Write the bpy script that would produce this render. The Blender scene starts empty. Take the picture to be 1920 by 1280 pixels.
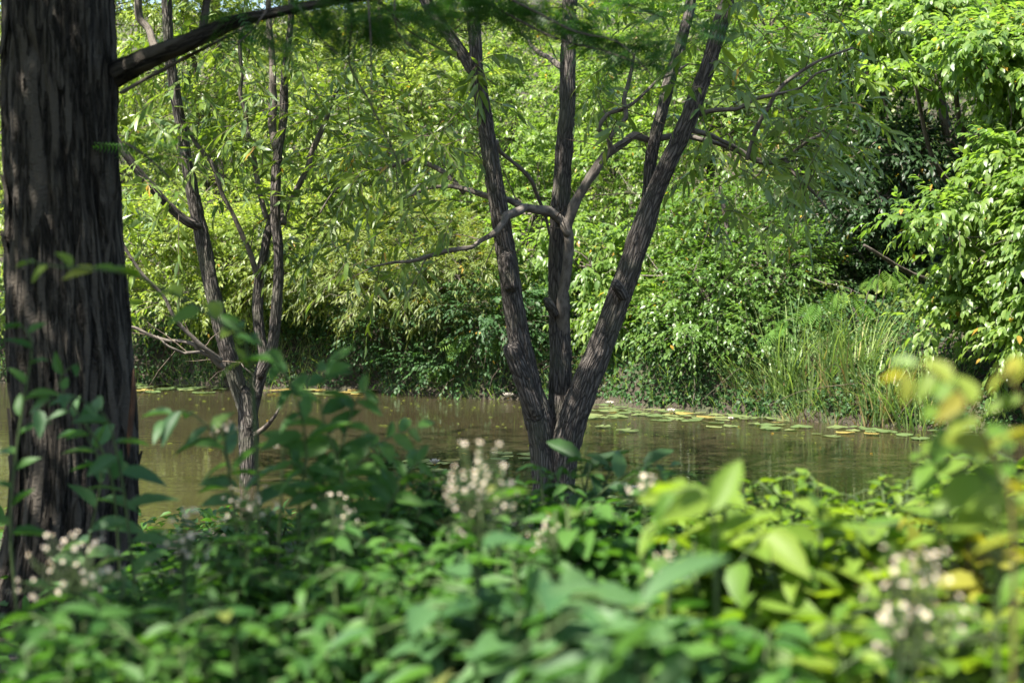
import bpy, math, random
import numpy as np
from mathutils import Vector, Matrix

R = math.radians
sc = bpy.context.scene
COL = sc.collection
random.seed(7)

# ------------------------------------------------------------------ camera
CAM = np.array([0.0, 0.0, 1.3])
F = 1920 * 50 / 36.0                       # focal length in photo pixels
PITCH = math.atan(128 / F)
cam_d = bpy.data.cameras.new('camera')
cam_d.lens = 50
cam_d.sensor_width = 36
cam_d.clip_start = 0.05
cam_d.clip_end = 2000
cam_d.dof.use_dof = True
cam_d.dof.focus_distance = 8.6
cam_d.dof.aperture_fstop = 3.9
cam = bpy.data.objects.new('camera', cam_d)
COL.objects.link(cam)
cam.location = CAM
cam.rotation_euler = (math.pi / 2 - PITCH, 0, 0)
sc.camera = cam

# ------------------------------------------------------------------ sky and sun
SUN = Vector((-0.40, -0.31, 0.86)).normalized()     # towards the sun: high, from the left
world = bpy.data.worlds.new('World')
sc.world = world
world.use_nodes = True
wn = world.node_tree.nodes
bg = wn['Background']
sky = wn.new('ShaderNodeTexSky')
sky.sky_type = 'NISHITA'
sky.sun_disc = False
sky.sun_elevation = math.asin(SUN.z)
sky.sun_rotation = math.atan2(SUN.x, SUN.y)
sky.air_density = 1.2
sky.dust_density = 1.5
world.node_tree.links.new(sky.outputs[0], bg.inputs[0])
bg.inputs[1].default_value = 0.085
sun_d = bpy.data.lights.new('sun', 'SUN')
sun_d.energy = 5.0
sun_d.angle = R(0.53)
sun_d.color = (1.0, 0.95, 0.86)
sun = bpy.data.objects.new('sun', sun_d)
COL.objects.link(sun)
sun.rotation_euler = SUN.to_track_quat('Z', 'Y').to_euler()

sc.view_settings.view_transform = 'Standard'
sc.view_settings.look = 'None'
sc.view_settings.gamma = 1
sc.view_settings.exposure = 2.15
sc.render.engine = 'CYCLES'
cy = sc.cycles
cy.max_bounces = 7
cy.diffuse_bounces = 4
cy.glossy_bounces = 3
cy.transmission_bounces = 4
cy.transparent_max_bounces = 4
cy.caustics_reflective = False
cy.caustics_refractive = False
cy.sample_clamp_indirect = 6
cy.use_denoising = True
try:
    cy.denoiser = 'OPENIMAGEDENOISE'
    cy.denoising_input_passes = 'RGB_ALBEDO_NORMAL'
except Exception:
    pass

# ------------------------------------------------------------------ helpers
UP = np.array([0, 0, 1.0])


def at(px, py, Y):
    """the point at distance Y in front of the camera that the photo shows at pixel (px, py)"""
    a = (px - 960) / F
    b = (640 - py) / F
    d = np.array([a, math.cos(PITCH) + b * math.sin(PITCH), -math.sin(PITCH) + b * math.cos(PITCH)])
    return CAM + d * (Y / d[1])


def at_z(px, py, z):
    a = (px - 960) / F
    b = (640 - py) / F
    d = np.array([a, math.cos(PITCH) + b * math.sin(PITCH), -math.sin(PITCH) + b * math.cos(PITCH)])
    return CAM + d * ((z - CAM[2]) / d[2])


def project(P):
    v = P - CAM
    depth = v[:, 1] * math.cos(PITCH) - v[:, 2] * math.sin(PITCH)
    up = v[:, 1] * math.sin(PITCH) + v[:, 2] * math.cos(PITCH)
    depth = np.maximum(depth, 1e-3)
    return 960 + F * v[:, 0] / depth, 640 - F * up / depth, depth


def norm(v):
    return v / np.maximum(np.linalg.norm(v, axis=-1, keepdims=True), 1e-9)


def vnoise(p, seed=0):
    """smooth value noise in 0..1 on an (n,3) array"""
    i = np.floor(p).astype(np.int64)
    f = p - i
    f = f * f * (3 - 2 * f)

    def h(a, b, c):
        n = (a * 374761393 + b * 668265263 + c * 1274126177 + seed * 974711) & 0xffffffff
        n = ((n ^ (n >> 13)) * 1274126177) & 0xffffffff
        return ((n ^ (n >> 16)) & 0xffff) / 65535.0
    x, y, z = i[:, 0], i[:, 1], i[:, 2]
    r = 0
    for dx in (0, 1):
        for dy in (0, 1):
            for dz in (0, 1):
                w = (f[:, 0] if dx else 1 - f[:, 0]) * (f[:, 1] if dy else 1 - f[:, 1]) * (f[:, 2] if dz else 1 - f[:, 2])
                r = r + w * h(x + dx, y + dy, z + dz)
    return r


def new_mesh(name, V, faces, mat, attrs=None, smooth=True):
    """faces: list of (m,k) index arrays; attrs: name -> (n,) or (n,3) point attribute"""
    me = bpy.data.meshes.new(name)
    V = np.asarray(V, dtype=np.float32)
    me.vertices.add(len(V))
    me.vertices.foreach_set('co', V.ravel())
    idx = np.concatenate([f.ravel() for f in faces]).astype(np.int32)
    cnt = np.concatenate([np.full(len(f), f.shape[1]) for f in faces]).astype(np.int32)
    st = np.zeros(len(cnt), dtype=np.int32)
    st[1:] = np.cumsum(cnt)[:-1]
    me.loops.add(len(idx))
    me.loops.foreach_set('vertex_index', idx)
    me.polygons.add(len(cnt))
    me.polygons.foreach_set('loop_start', st)
    me.polygons.foreach_set('loop_total', cnt)
    for k, a in (attrs or {}).items():
        a = np.asarray(a, dtype=np.float32)
        if a.ndim == 1:
            me.attributes.new(k, 'FLOAT', 'POINT').data.foreach_set('value', a)
        else:
            me.attributes.new(k, 'FLOAT_VECTOR', 'POINT').data.foreach_set('vector', a.ravel())
    me.update(calc_edges=True)
    if smooth:
        me.polygons.foreach_set('use_smooth', np.ones(len(cnt), dtype=bool))
    me.materials.append(mat)
    return me


ORIGIN = {}


def thing(name, label, cat, loc=(0, 0, 0), group=None):
    o = bpy.data.objects.new(name, None)
    o.empty_display_size = 0.1
    o.location = loc
    o['label'] = label
    o['category'] = cat
    if group:
        o['group'] = group
    COL.objects.link(o)
    ORIGIN[o.name] = np.array(loc, dtype=float)
    return o


def obj(name, V, faces, mat, parent=None, attrs=None, kind=None, smooth=True):
    V = np.asarray(V, dtype=float)
    if parent is not None:
        V = V - ORIGIN[parent.name]
    o = bpy.data.objects.new(name, new_mesh(name, V, faces, mat, attrs, smooth))
    COL.objects.link(o)
    if parent is not None:
        o.parent = parent
        ORIGIN[o.name] = ORIGIN[parent.name]
    if kind:
        o['kind'] = kind
    return o


def place(name, mesh, parent, P, A, S, N):
    """a child object from shared mesh data with axes A (length), S (width), N (normal)"""
    o = bpy.data.objects.new(name, mesh)
    COL.objects.link(o)
    o.parent = parent
    p = P - ORIGIN[parent.name]
    o.matrix_local = Matrix(((A[0], S[0], N[0], p[0]), (A[1], S[1], N[1], p[1]), (A[2], S[2], N[2], p[2]), (0, 0, 0, 1)))
    return o


# ------------------------------------------------------------------ materials
def nodes_of(name):
    m = bpy.data.materials.new(name)
    m.use_nodes = True
    nt = m.node_tree
    return m, nt, nt.nodes, nt.links, nt.nodes['Principled BSDF']


def ramp(n, stops):
    r = n.new('ShaderNodeValToRGB')
    e = r.color_ramp.elements
    while len(e) < len(stops):
        e.new(0.5)
    for k, (p, c) in enumerate(stops):
        e[k].position = p
        e[k].color = (*c, 1)
    return r


def leaf_mat(name, dark, light, trans, back=None, rough=0.42, tf=0.42, dead=0.985, spec=0.35, deadc=(0.30, 0.19, 0.03)):
    m, nt, n, l, b = nodes_of(name)
    at_ = n.new('ShaderNodeAttribute'); at_.attribute_name = 'tint'
    po = n.new('ShaderNodeAttribute'); po.attribute_name = 'single'
    oi = n.new('ShaderNodeObjectInfo')
    ma = n.new('ShaderNodeMath'); ma.operation = 'MULTIPLY_ADD'
    l.new(po.outputs['Fac'], ma.inputs[0]); l.new(oi.outputs['Random'], ma.inputs[1]); l.new(at_.outputs['Fac'], ma.inputs[2])
    mid = tuple((a + c) / 2 for a, c in zip(dark, light))
    r = ramp(n, [(0.0, dark), (0.5, mid), (0.93, light), (dead, light), (min(dead + 0.01, 1.0), deadc)])
    l.new(ma.outputs[0], r.inputs[0])
    # veins and blotches inside a leaf
    tc = n.new('ShaderNodeTexCoord')
    no = n.new('ShaderNodeTexNoise'); no.inputs['Scale'].default_value = 22
    l.new(tc.outputs['Object'], no.inputs['Vector'])
    hs = n.new('ShaderNodeHueSaturation')
    mr = n.new('ShaderNodeMapRange'); mr.inputs[3].default_value = 0.72; mr.inputs[4].default_value = 1.28
    l.new(no.outputs['Fac'], mr.inputs[0]); l.new(mr.outputs[0], hs.inputs['Value'])
    l.new(r.outputs[0], hs.inputs['Color'])
    col = hs.outputs[0]
    if back:
        ge = n.new('ShaderNodeNewGeometry')
        mx = n.new('ShaderNodeMix'); mx.data_type = 'RGBA'
        l.new(ge.outputs['Backfacing'], mx.inputs[0]); l.new(col, mx.inputs[6]); mx.inputs[7].default_value = (*back, 1)
        col = mx.outputs[2]
    l.new(col, b.inputs['Base Color'])
    b.inputs['Roughness'].default_value = rough
    b.inputs['Specular IOR Level'].default_value = spec
    tr = n.new('ShaderNodeBsdfTranslucent')
    tm = n.new('ShaderNodeMix'); tm.data_type = 'RGBA'; tm.blend_type = 'MULTIPLY'; tm.inputs[0].default_value = 1
    l.new(hs.outputs[0], tm.inputs[6]); tm.inputs[7].default_value = (*trans, 1)
    l.new(tm.outputs[2], tr.inputs[0])
    ms = n.new('ShaderNodeMixShader'); ms.inputs[0].default_value = tf
    l.new(b.outputs[0], ms.inputs[1]); l.new(tr.outputs[0], ms.inputs[2])
    l.new(ms.outputs[0], n['Material Output'].inputs[0])
    return m


def bark_mat(name, crack, ridge, sc_xy, sc_z, bump, moss=None, kind='plates'):
    m, nt, n, l, b = nodes_of(name)
    a = n.new('ShaderNodeAttribute'); a.attribute_name = 'barkco'
    mp = n.new('ShaderNodeMapping'); mp.inputs['Scale'].default_value = (sc_xy, sc_xy, sc_z)
    l.new(a.outputs['Vector'], mp.inputs[0])
    nd = n.new('ShaderNodeTexNoise'); nd.inputs['Scale'].default_value = 0.7; nd.inputs['Detail'].default_value = 3
    l.new(mp.outputs[0], nd.inputs['Vector'])
    ad = n.new('ShaderNodeMix'); ad.data_type = 'RGBA'; ad.blend_type = 'ADD'; ad.inputs[0].default_value = 1.1
    l.new(mp.outputs[0], ad.inputs[6]); l.new(nd.outputs['Color'], ad.inputs[7])
    if kind == 'plates':
        vo = n.new('ShaderNodeTexVoronoi'); vo.feature = 'DISTANCE_TO_EDGE'; vo.inputs['Scale'].default_value = 1.0
        l.new(ad.outputs[2], vo.inputs['Vector'])
        mr = n.new('ShaderNodeMapRange'); mr.inputs[1].default_value = 0.0; mr.inputs[2].default_value = 0.28
        l.new(vo.outputs['Distance'], mr.inputs[0])
        h = mr.outputs[0]
    else:
        vo = n.new('ShaderNodeTexNoise'); vo.inputs['Scale'].default_value = 1.0; vo.inputs['Detail'].default_value = 5; vo.inputs['Roughness'].default_value = 0.62
        l.new(ad.outputs[2], vo.inputs['Vector'])
        mr = n.new('ShaderNodeMapRange'); mr.inputs[1].default_value = 0.34; mr.inputs[2].default_value = 0.66
        l.new(vo.outputs['Fac'], mr.inputs[0])
        h = mr.outputs[0]
    if kind == 'strip':
        sb = n.new('ShaderNodeMath'); sb.operation = 'SUBTRACT'; sb.inputs[1].default_value = 0.5
        l.new(vo.outputs['Fac'], sb.inputs[0])
        ab = n.new('ShaderNodeMath'); ab.operation = 'ABSOLUTE'
        l.new(sb.outputs[0], ab.inputs[0]); l.new(ab.outputs[0], mr.inputs[0])
        mr.inputs[1].default_value = 0.0; mr.inputs[2].default_value = 0.07
    fine = n.new('ShaderNodeTexNoise'); fine.inputs['Scale'].default_value = 120; fine.inputs['Detail'].default_value = 4
    l.new(a.outputs['Vector'], fine.inputs['Vector'])
    mx = n.new('ShaderNodeMath'); mx.operation = 'MULTIPLY_ADD'; mx.inputs[1].default_value = 0.45
    l.new(fine.outputs['Fac'], mx.inputs[0]); l.new(h, mx.inputs[2])
    r = ramp(n, [(0.12, crack), (0.55, tuple((p + 2 * q) / 3 for p, q in zip(crack, ridge))), (1.25 / 1.45, ridge)])
    sc_ = n.new('ShaderNodeMath'); sc_.operation = 'MULTIPLY'; sc_.inputs[1].default_value = 1 / 1.45
    l.new(mx.outputs[0], sc_.inputs[0]); l.new(sc_.outputs[0], r.inputs[0])
    col = r.outputs[0]
    big = n.new('ShaderNodeTexNoise'); big.inputs['Scale'].default_value = 5; big.inputs['Detail'].default_value = 3
    l.new(a.outputs['Vector'], big.inputs['Vector'])
    if moss:
        mm = n.new('ShaderNodeMix'); mm.data_type = 'RGBA'
        m2 = n.new('ShaderNodeMapRange'); m2.inputs[1].default_value = 0.5; m2.inputs[2].default_value = 0.72; m2.inputs[4].default_value = 0.6
        l.new(big.outputs['Fac'], m2.inputs[0]); l.new(m2.outputs[0], mm.inputs[0])
        l.new(col, mm.inputs[6]); mm.inputs[7].default_value = (*moss, 1)
        col = mm.outputs[2]
    l.new(col, b.inputs['Base Color'])
    b.inputs['Roughness'].default_value = 0.9
    b.inputs['Specular IOR Level'].default_value = 0.15
    bp = n.new('ShaderNodeBump'); bp.inputs['Distance'].default_value = bump; bp.inputs['Strength'].default_value = 1
    l.new(mx.outputs[0], bp.inputs['Height']); l.new(bp.outputs[0], b.inputs['Normal'])
    return m


def plain_mat(name, c1, c2, scale=30, rough=0.8):
    m, nt, n, l, b = nodes_of(name)
    tc = n.new('ShaderNodeTexCoord')
    no = n.new('ShaderNodeTexNoise'); no.inputs['Scale'].default_value = scale; no.inputs['Detail'].default_value = 5
    l.new(tc.outputs['Object'], no.inputs['Vector'])
    r = ramp(n, [(0.35, c1), (0.65, c2)])
    l.new(no.outputs['Fac'], r.inputs[0]); l.new(r.outputs[0], b.inputs['Base Color'])
    b.inputs['Roughness'].default_value = rough
    b.inputs['Specular IOR Level'].default_value = 0.25
    return m


M = {}
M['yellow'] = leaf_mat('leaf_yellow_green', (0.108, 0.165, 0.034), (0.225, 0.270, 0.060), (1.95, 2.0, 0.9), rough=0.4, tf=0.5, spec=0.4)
M['fresh'] = leaf_mat('leaf_fresh_green', (0.076, 0.142, 0.030), (0.160, 0.225, 0.048), (2.0, 2.1, 0.9), rough=0.38, tf=0.48, spec=0.4)
M['mid'] = leaf_mat('leaf_mid_green', (0.050, 0.105, 0.022), (0.100, 0.170, 0.032), (1.9, 2.0, 0.8), rough=0.36)
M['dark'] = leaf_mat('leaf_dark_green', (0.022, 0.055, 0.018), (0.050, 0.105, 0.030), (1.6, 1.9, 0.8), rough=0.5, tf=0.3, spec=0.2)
M['deep'] = leaf_mat('leaf_hollow_shade', (0.012, 0.030, 0.010), (0.030, 0.062, 0.018), (1.5, 1.8, 0.8), tf=0.25, spec=0.25)  # near-black leaf colour carries the shade of the hollow
M['olive'] = leaf_mat('leaf_olive', (0.070, 0.105, 0.022), (0.150, 0.180, 0.040), (1.7, 1.7, 0.7), dead=0.95, rough=0.45)
M['willow'] = leaf_mat('leaf_willow', (0.065, 0.125, 0.022), (0.150, 0.205, 0.034), (2.0, 2.0, 0.7), back=(0.125, 0.19, 0.075), rough=0.34, tf=0.38, dead=0.978)
M['conifer'] = leaf_mat('leaf_conifer', (0.030, 0.085, 0.016), (0.055, 0.130, 0.025), (1.5, 1.9, 0.6), tf=0.4, dead=0.995)
M['silk'] = leaf_mat('leaf_silk_tree', (0.080, 0.170, 0.030), (0.140, 0.235, 0.040), (2.0, 2.0, 0.7), tf=0.45, deadc=(0.085, 0.170, 0.035), spec=0.12, rough=0.6)
M['reed'] = leaf_mat('leaf_reed', (0.095, 0.170, 0.050), (0.220, 0.280, 0.100), (1.6, 1.7, 0.7), tf=0.35, dead=0.97, deadc=(0.30, 0.26, 0.11), spec=0.25)
M['straw'] = leaf_mat('dry_straw', (0.16, 0.115, 0.045), (0.32, 0.26, 0.12), (1.3, 1.2, 0.8), tf=0.25, dead=0.99)
M['shrub'] = leaf_mat('leaf_shrub', (0.027, 0.078, 0.016), (0.060, 0.130, 0.025), (1.8, 2.0, 0.7), back=(0.07, 0.14, 0.045), tf=0.38, rough=0.5, dead=0.988, spec=0.2, deadc=(0.12, 0.14, 0.03))
M['bluish'] = leaf_mat('leaf_bluish_green', (0.036, 0.090, 0.031), (0.068, 0.134, 0.045), (1.6, 1.9, 0.8), back=(0.09, 0.14, 0.07), tf=0.35, rough=0.5, dead=0.985, spec=0.25, deadc=(0.07, 0.12, 0.03))
M['lime'] = leaf_mat('leaf_lime', (0.062, 0.128, 0.019), (0.135, 0.195, 0.027), (2.0, 2.0, 0.6), tf=0.45, dead=0.985, spec=0.2, rough=0.5, deadc=(0.16, 0.18, 0.03))
M['wan'] = leaf_mat('leaf_wan', (0.26, 0.28, 0.12), (0.32, 0.34, 0.15), (1.2, 1.2, 0.8), tf=0.3)
M['rusty'] = leaf_mat('leaf_reddish', (0.085, 0.16, 0.022), (0.20, 0.19, 0.028), (1.9, 1.8, 0.6), tf=0.45, dead=0.955, deadc=(0.19, 0.17, 0.03), spec=0.2)
M['willow_bark'] = bark_mat('bark_willow', (0.020, 0.017, 0.015), (0.118, 0.102, 0.090), 70, 10, 0.007, moss=(0.085, 0.088, 0.060))
M['smooth_bark'] = bark_mat('bark_smooth', (0.06, 0.05, 0.042), (0.165, 0.142, 0.12), 50, 16, 0.003, kind='fibre')
M['conifer_bark'] = bark_mat('bark_conifer', (0.006, 0.005, 0.004), (0.060, 0.051, 0.041), 24, 2.2, 0.016, kind='strip')
M['dark_bark'] = bark_mat('bark_dark', (0.03, 0.024, 0.02), (0.12, 0.10, 0.085), 50, 12, 0.005, kind='fibre')
M['orange_bark'] = plain_mat('inner_bark', (0.04, 0.02, 0.012), (0.07, 0.034, 0.018))
M['twig'] = plain_mat('twig', (0.05, 0.038, 0.028), (0.11, 0.085, 0.06))
M['bare'] = plain_mat('bare_twig', (0.12, 0.10, 0.08), (0.22, 0.19, 0.15))
M['stem'] = plain_mat('green_stem', (0.03, 0.05, 0.016), (0.055, 0.08, 0.025))
M['red_stem'] = plain_mat('red_stem', (0.07, 0.06, 0.022), (0.11, 0.08, 0.03))
M['petal'] = plain_mat('petal_white', (0.42, 0.37, 0.31), (0.58, 0.53, 0.45), 12, 0.6)
M['disc'] = plain_mat('flower_disc', (0.42, 0.22, 0.03), (0.58, 0.36, 0.05), 60)
M['pad'] = leaf_mat('lily_pad', (0.075, 0.115, 0.042), (0.16, 0.18, 0.07), (1.2, 1.2, 0.6), tf=0.12, rough=0.32, dead=0.95, deadc=(0.26, 0.2, 0.06))


def ground_mat():
    m, nt, n, l, b = nodes_of('ground_soil')
    tc = n.new('ShaderNodeTexCoord')
    no = n.new('ShaderNodeTexNoise'); no.inputs['Scale'].default_value = 3.5; no.inputs['Detail'].default_value = 8
    l.new(tc.outputs['Object'], no.inputs['Vector'])
    r = ramp(n, [(0.3, (0.022, 0.017, 0.010)), (0.5, (0.040, 0.031, 0.018)), (0.62, (0.032, 0.040, 0.015)), (0.8, (0.060, 0.046, 0.026))])
    l.new(no.outputs['Fac'], r.inputs[0]); l.new(r.outputs[0], b.inputs['Base Color'])
    b.inputs['Roughness'].default_value = 0.95
    f = n.new('ShaderNodeTexNoise'); f.inputs['Scale'].default_value = 40; f.inputs['Detail'].default_value = 6
    l.new(tc.outputs['Object'], f.inputs['Vector'])
    bp = n.new('ShaderNodeBump'); bp.inputs['Distance'].default_value = 0.04
    l.new(f.outputs['Fac'], bp.inputs['Height']); l.new(bp.outputs[0], b.inputs['Normal'])
    return m


def water_mat():
    m, nt, n, l, b = nodes_of('pond_water')
    tc = n.new('ShaderNodeTexCoord')
    no = n.new('ShaderNodeTexNoise'); no.inputs['Scale'].default_value = 0.9; no.inputs['Detail'].default_value = 4
    l.new(tc.outputs['Object'], no.inputs['Vector'])
    r = ramp(n, [(0.3, (0.024, 0.0200, 0.0100)), (0.7, (0.031, 0.0265, 0.0138))])
    l.new(no.outputs['Fac'], r.inputs[0]); l.new(r.outputs[0], b.inputs['Base Color'])
    b.inputs['Roughness'].default_value = 0.03
    b.inputs['IOR'].default_value = 1.33
    mp = n.new('ShaderNodeMapping'); mp.inputs['Scale'].default_value = (3.0, 9.0, 1)
    l.new(tc.outputs['Object'], mp.inputs[0])
    w1 = n.new('ShaderNodeTexNoise'); w1.inputs['Scale'].default_value = 1.0; w1.inputs['Detail'].default_value = 3; w1.inputs['Roughness'].default_value = 0.5
    l.new(mp.outputs[0], w1.inputs['Vector'])
    # ripples come and go across the pond
    big = n.new('ShaderNodeTexNoise'); big.inputs['Scale'].default_value = 0.45
    l.new(tc.outputs['Object'], big.inputs['Vector'])
    mr = n.new('ShaderNodeMapRange'); mr.inputs[1].default_value = 0.35; mr.inputs[2].default_value = 0.7
    mr.inputs[3].default_value = 0.06; mr.inputs[4].default_value = 0.8
    l.new(big.outputs['Fac'], mr.inputs[0])
    bp = n.new('ShaderNodeBump'); bp.inputs['Distance'].default_value = 0.012
    l.new(mr.outputs[0], bp.inputs['Strength'])
    l.new(w1.outputs['Fac'], bp.inputs['Height']); l.new(bp.outputs[0], b.inputs['Normal'])
    return m


M['ground'] = ground_mat()
M['water'] = water_mat()

# ------------------------------------------------------------------ terrain and pond
SHX = np.array([-60, -9, -4.3, -1.5, 0.0, 0.84, 1.9, 2.4, 3.3, 4.0, 7.0, 60])
SHY = np.array([24, 17.6, 16.5, 15.5, 14.6, 14.0, 13.2, 12.5, 12.0, 11.4, 9.8, 6.0])


def far_shore(x):
    return np.interp(x, SHX, SHY) + 0.09 * np.sin(x * 3.1) + 0.06 * np.sin(x * 7.7 + 1)


def near_shore(x):
    return 7.05 + 0.18 * np.sin(x * 1.3 + 0.6) + 0.1 * np.sin(x * 3.7) - 0.02 * x * x * (np.abs(x) < 8)


def ground_z(x, y):
    d = y - far_shore(x)
    e = near_shore(x) - y
    far_ = np.where(d > 0, 0.55 * (1 - np.exp(-d / 0.45)) + 0.16 * np.clip(d, 0, 3) + 0.32 * np.clip(d - 3, 0, 40), np.maximum(d * 0.8, -0.5))
    near_ = np.where(e > 0, 0.22 * (1 - np.exp(-e / 0.9)) + 0.01 * np.clip(e, 0, 10), np.maximum(e * 0.5, -0.5))
    z = np.maximum(far_, near_)
    p = np.stack([x, y, 0 * x], -1).reshape(-1, 3)
    b = (vnoise(p * 1.7, 3) - 0.5).reshape(x.shape) * 0.12 + (vnoise(p * 6, 4) - 0.5).reshape(x.shape) * 0.04
    return z + b * np.where(np.abs(z) > 0.02, 1, 0.3)


def gz(x, y):
    return float(ground_z(np.array([float(x)]), np.array([float(y)]))[0])


xs = np.unique(np.concatenate([np.linspace(-300, -12, 20), np.linspace(-12, 12, 150), np.linspace(12, 300, 20)]))
ys = np.unique(np.concatenate([np.linspace(-60, 0, 10), np.linspace(0, 28, 190), np.linspace(28, 500, 24)]))
gx, gy = np.meshgrid(xs, ys)
gv = np.stack([gx, gy, ground_z(gx, gy)], -1).reshape(-1, 3)
nx, ny = len(xs), len(ys)
ii = (np.arange(ny - 1)[:, None] * nx + np.arange(nx - 1)[None]).ravel()
ground = obj('ground', gv, [np.stack([ii, ii + 1, ii + nx + 1, ii + nx], -1)], M['ground'], kind='structure')
ground['label'] = 'brown earth banks on both sides of the pond'
wv = np.array([[-70, 4, 0], [70, 4, 0], [70, 26, 0], [-70, 26, 0]], dtype=float)
water = obj('water', wv, [np.array([[0, 1, 2, 3]])], M['water'], kind='structure')
water['label'] = 'muddy brown pond water with soft ripples'


# ------------------------------------------------------------------ tubes: trunks, stems, branches
def spline(pts, step):
    pts = np.asarray(pts, dtype=float)
    e = np.vstack([2 * pts[0] - pts[1], pts, 2 * pts[-1] - pts[-2]])
    out = []
    for i in range(len(pts) - 1):
        p0, p1, p2, p3 = e[i:i + 4]
        n = max(2, int(np.linalg.norm(p2[:3] - p1[:3]) / step))
        t = (np.arange(n) / n)[:, None]
        out.append(0.5 * (2 * p1 + (p2 - p0) * t + (2 * p0 - 5 * p1 + 4 * p2 - p3) * t ** 2 + (3 * p1 - p0 - 3 * p2 + p3) * t ** 3))
    out.append(pts[-1:])
    return np.vstack(out)


def tube(pts, sides=10, step=0.05, amp=0.0, freq=(45, 6), seed=0, wob=0.05, flute=None, strips=False):
    """pts (n,4): x y z r -> V, faces, attrs; amp is bark relief in metres"""
    c = spline(pts, step)
    P, r = c[:, :3], np.maximum(c[:, 3], 0.0008)
    n = len(P)
    T = norm(np.gradient(P, axis=0))
    s = np.concatenate([[0], np.cumsum(np.linalg.norm(np.diff(P, axis=0), axis=1))])
    a = np.cross(T[0], [0.31, 0.95, 0.07]); a /= np.linalg.norm(a)
    U = np.zeros_like(P)
    for i in range(n):
        a = a - T[i] * np.dot(a, T[i]); a /= np.linalg.norm(a); U[i] = a
    W = np.cross(T, U)
    th = np.arange(sides) / sides * 2 * math.pi
    ct, st = np.cos(th), np.sin(th)
    r0 = float(np.mean(r))
    q = np.stack([np.repeat(ct[None], n, 0) * r0, np.repeat(st[None], n, 0) * r0, np.repeat(s[:, None], sides, 1)], -1).reshape(-1, 3)
    rr = np.repeat(r, sides)
    rad = rr * (1 + wob * 2 * (vnoise(q * np.array([1.6 / r0, 1.6 / r0, 1.1 / r0 * 0.5]), seed + 9) - 0.5))
    if amp:
        warp = (vnoise(q * np.array([9, 9, 4]), seed + 5) - 0.5)[:, None] * np.array([0.03, 0.03, 0.0])
        w = (q + warp)
        n1 = 1 - np.abs(2 * vnoise(w * np.array([freq[0], freq[0], freq[1]]), seed) - 1)
        n2 = 1 - np.abs(2 * vnoise(w * np.array([freq[0], freq[0], freq[1]]) * 2.1 + 7, seed + 1) - 1)
        if strips:                             # flat strips parted by narrow cracks
            n1 = np.clip((1 - n1) / 0.30, 0, 1) * (0.75 + 0.25 * vnoise(w * np.array([freq[0], freq[0], freq[1]]) * 0.5, seed + 3))
            n2 = np.clip((1 - n2) / 0.35, 0, 1)
        rad = rad + amp * (np.clip(n1 * 1.25, 0, 1) - 0.6) + amp * 0.45 * (n2 - 0.5)
    if flute is not None:
        rad = rad + flute(np.tile(th, n), np.repeat(s, sides), rr)
    V = np.repeat(P, sides, 0) + rad[:, None] * (np.tile(ct, n)[:, None] * np.repeat(U, sides, 0) + np.tile(st, n)[:, None] * np.repeat(W, sides, 0))
    k = np.arange(sides)
    i = np.arange(n - 1)[:, None] * sides
    q4 = np.stack([i + k, i + (k + 1) % sides, i + sides + (k + 1) % sides, i + sides + k], -1).reshape(-1, 4)
    V = np.vstack([V, P[-1:] + T[-1:] * r[-1] * 0.25])
    last = (n - 1) * sides
    tri = np.stack([last + k, last + (k + 1) % sides, np.full(sides, len(V) - 1)], -1)
    V = np.vstack([V, P[:1] - T[:1] * r[0] * 0.25])
    tri0 = np.stack([(k + 1) % sides, k, np.full(sides, len(V) - 1)], -1)
    return V, [q4, tri, tri0], {'barkco': np.vstack([q, q[-1:], q[:1]])}


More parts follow.
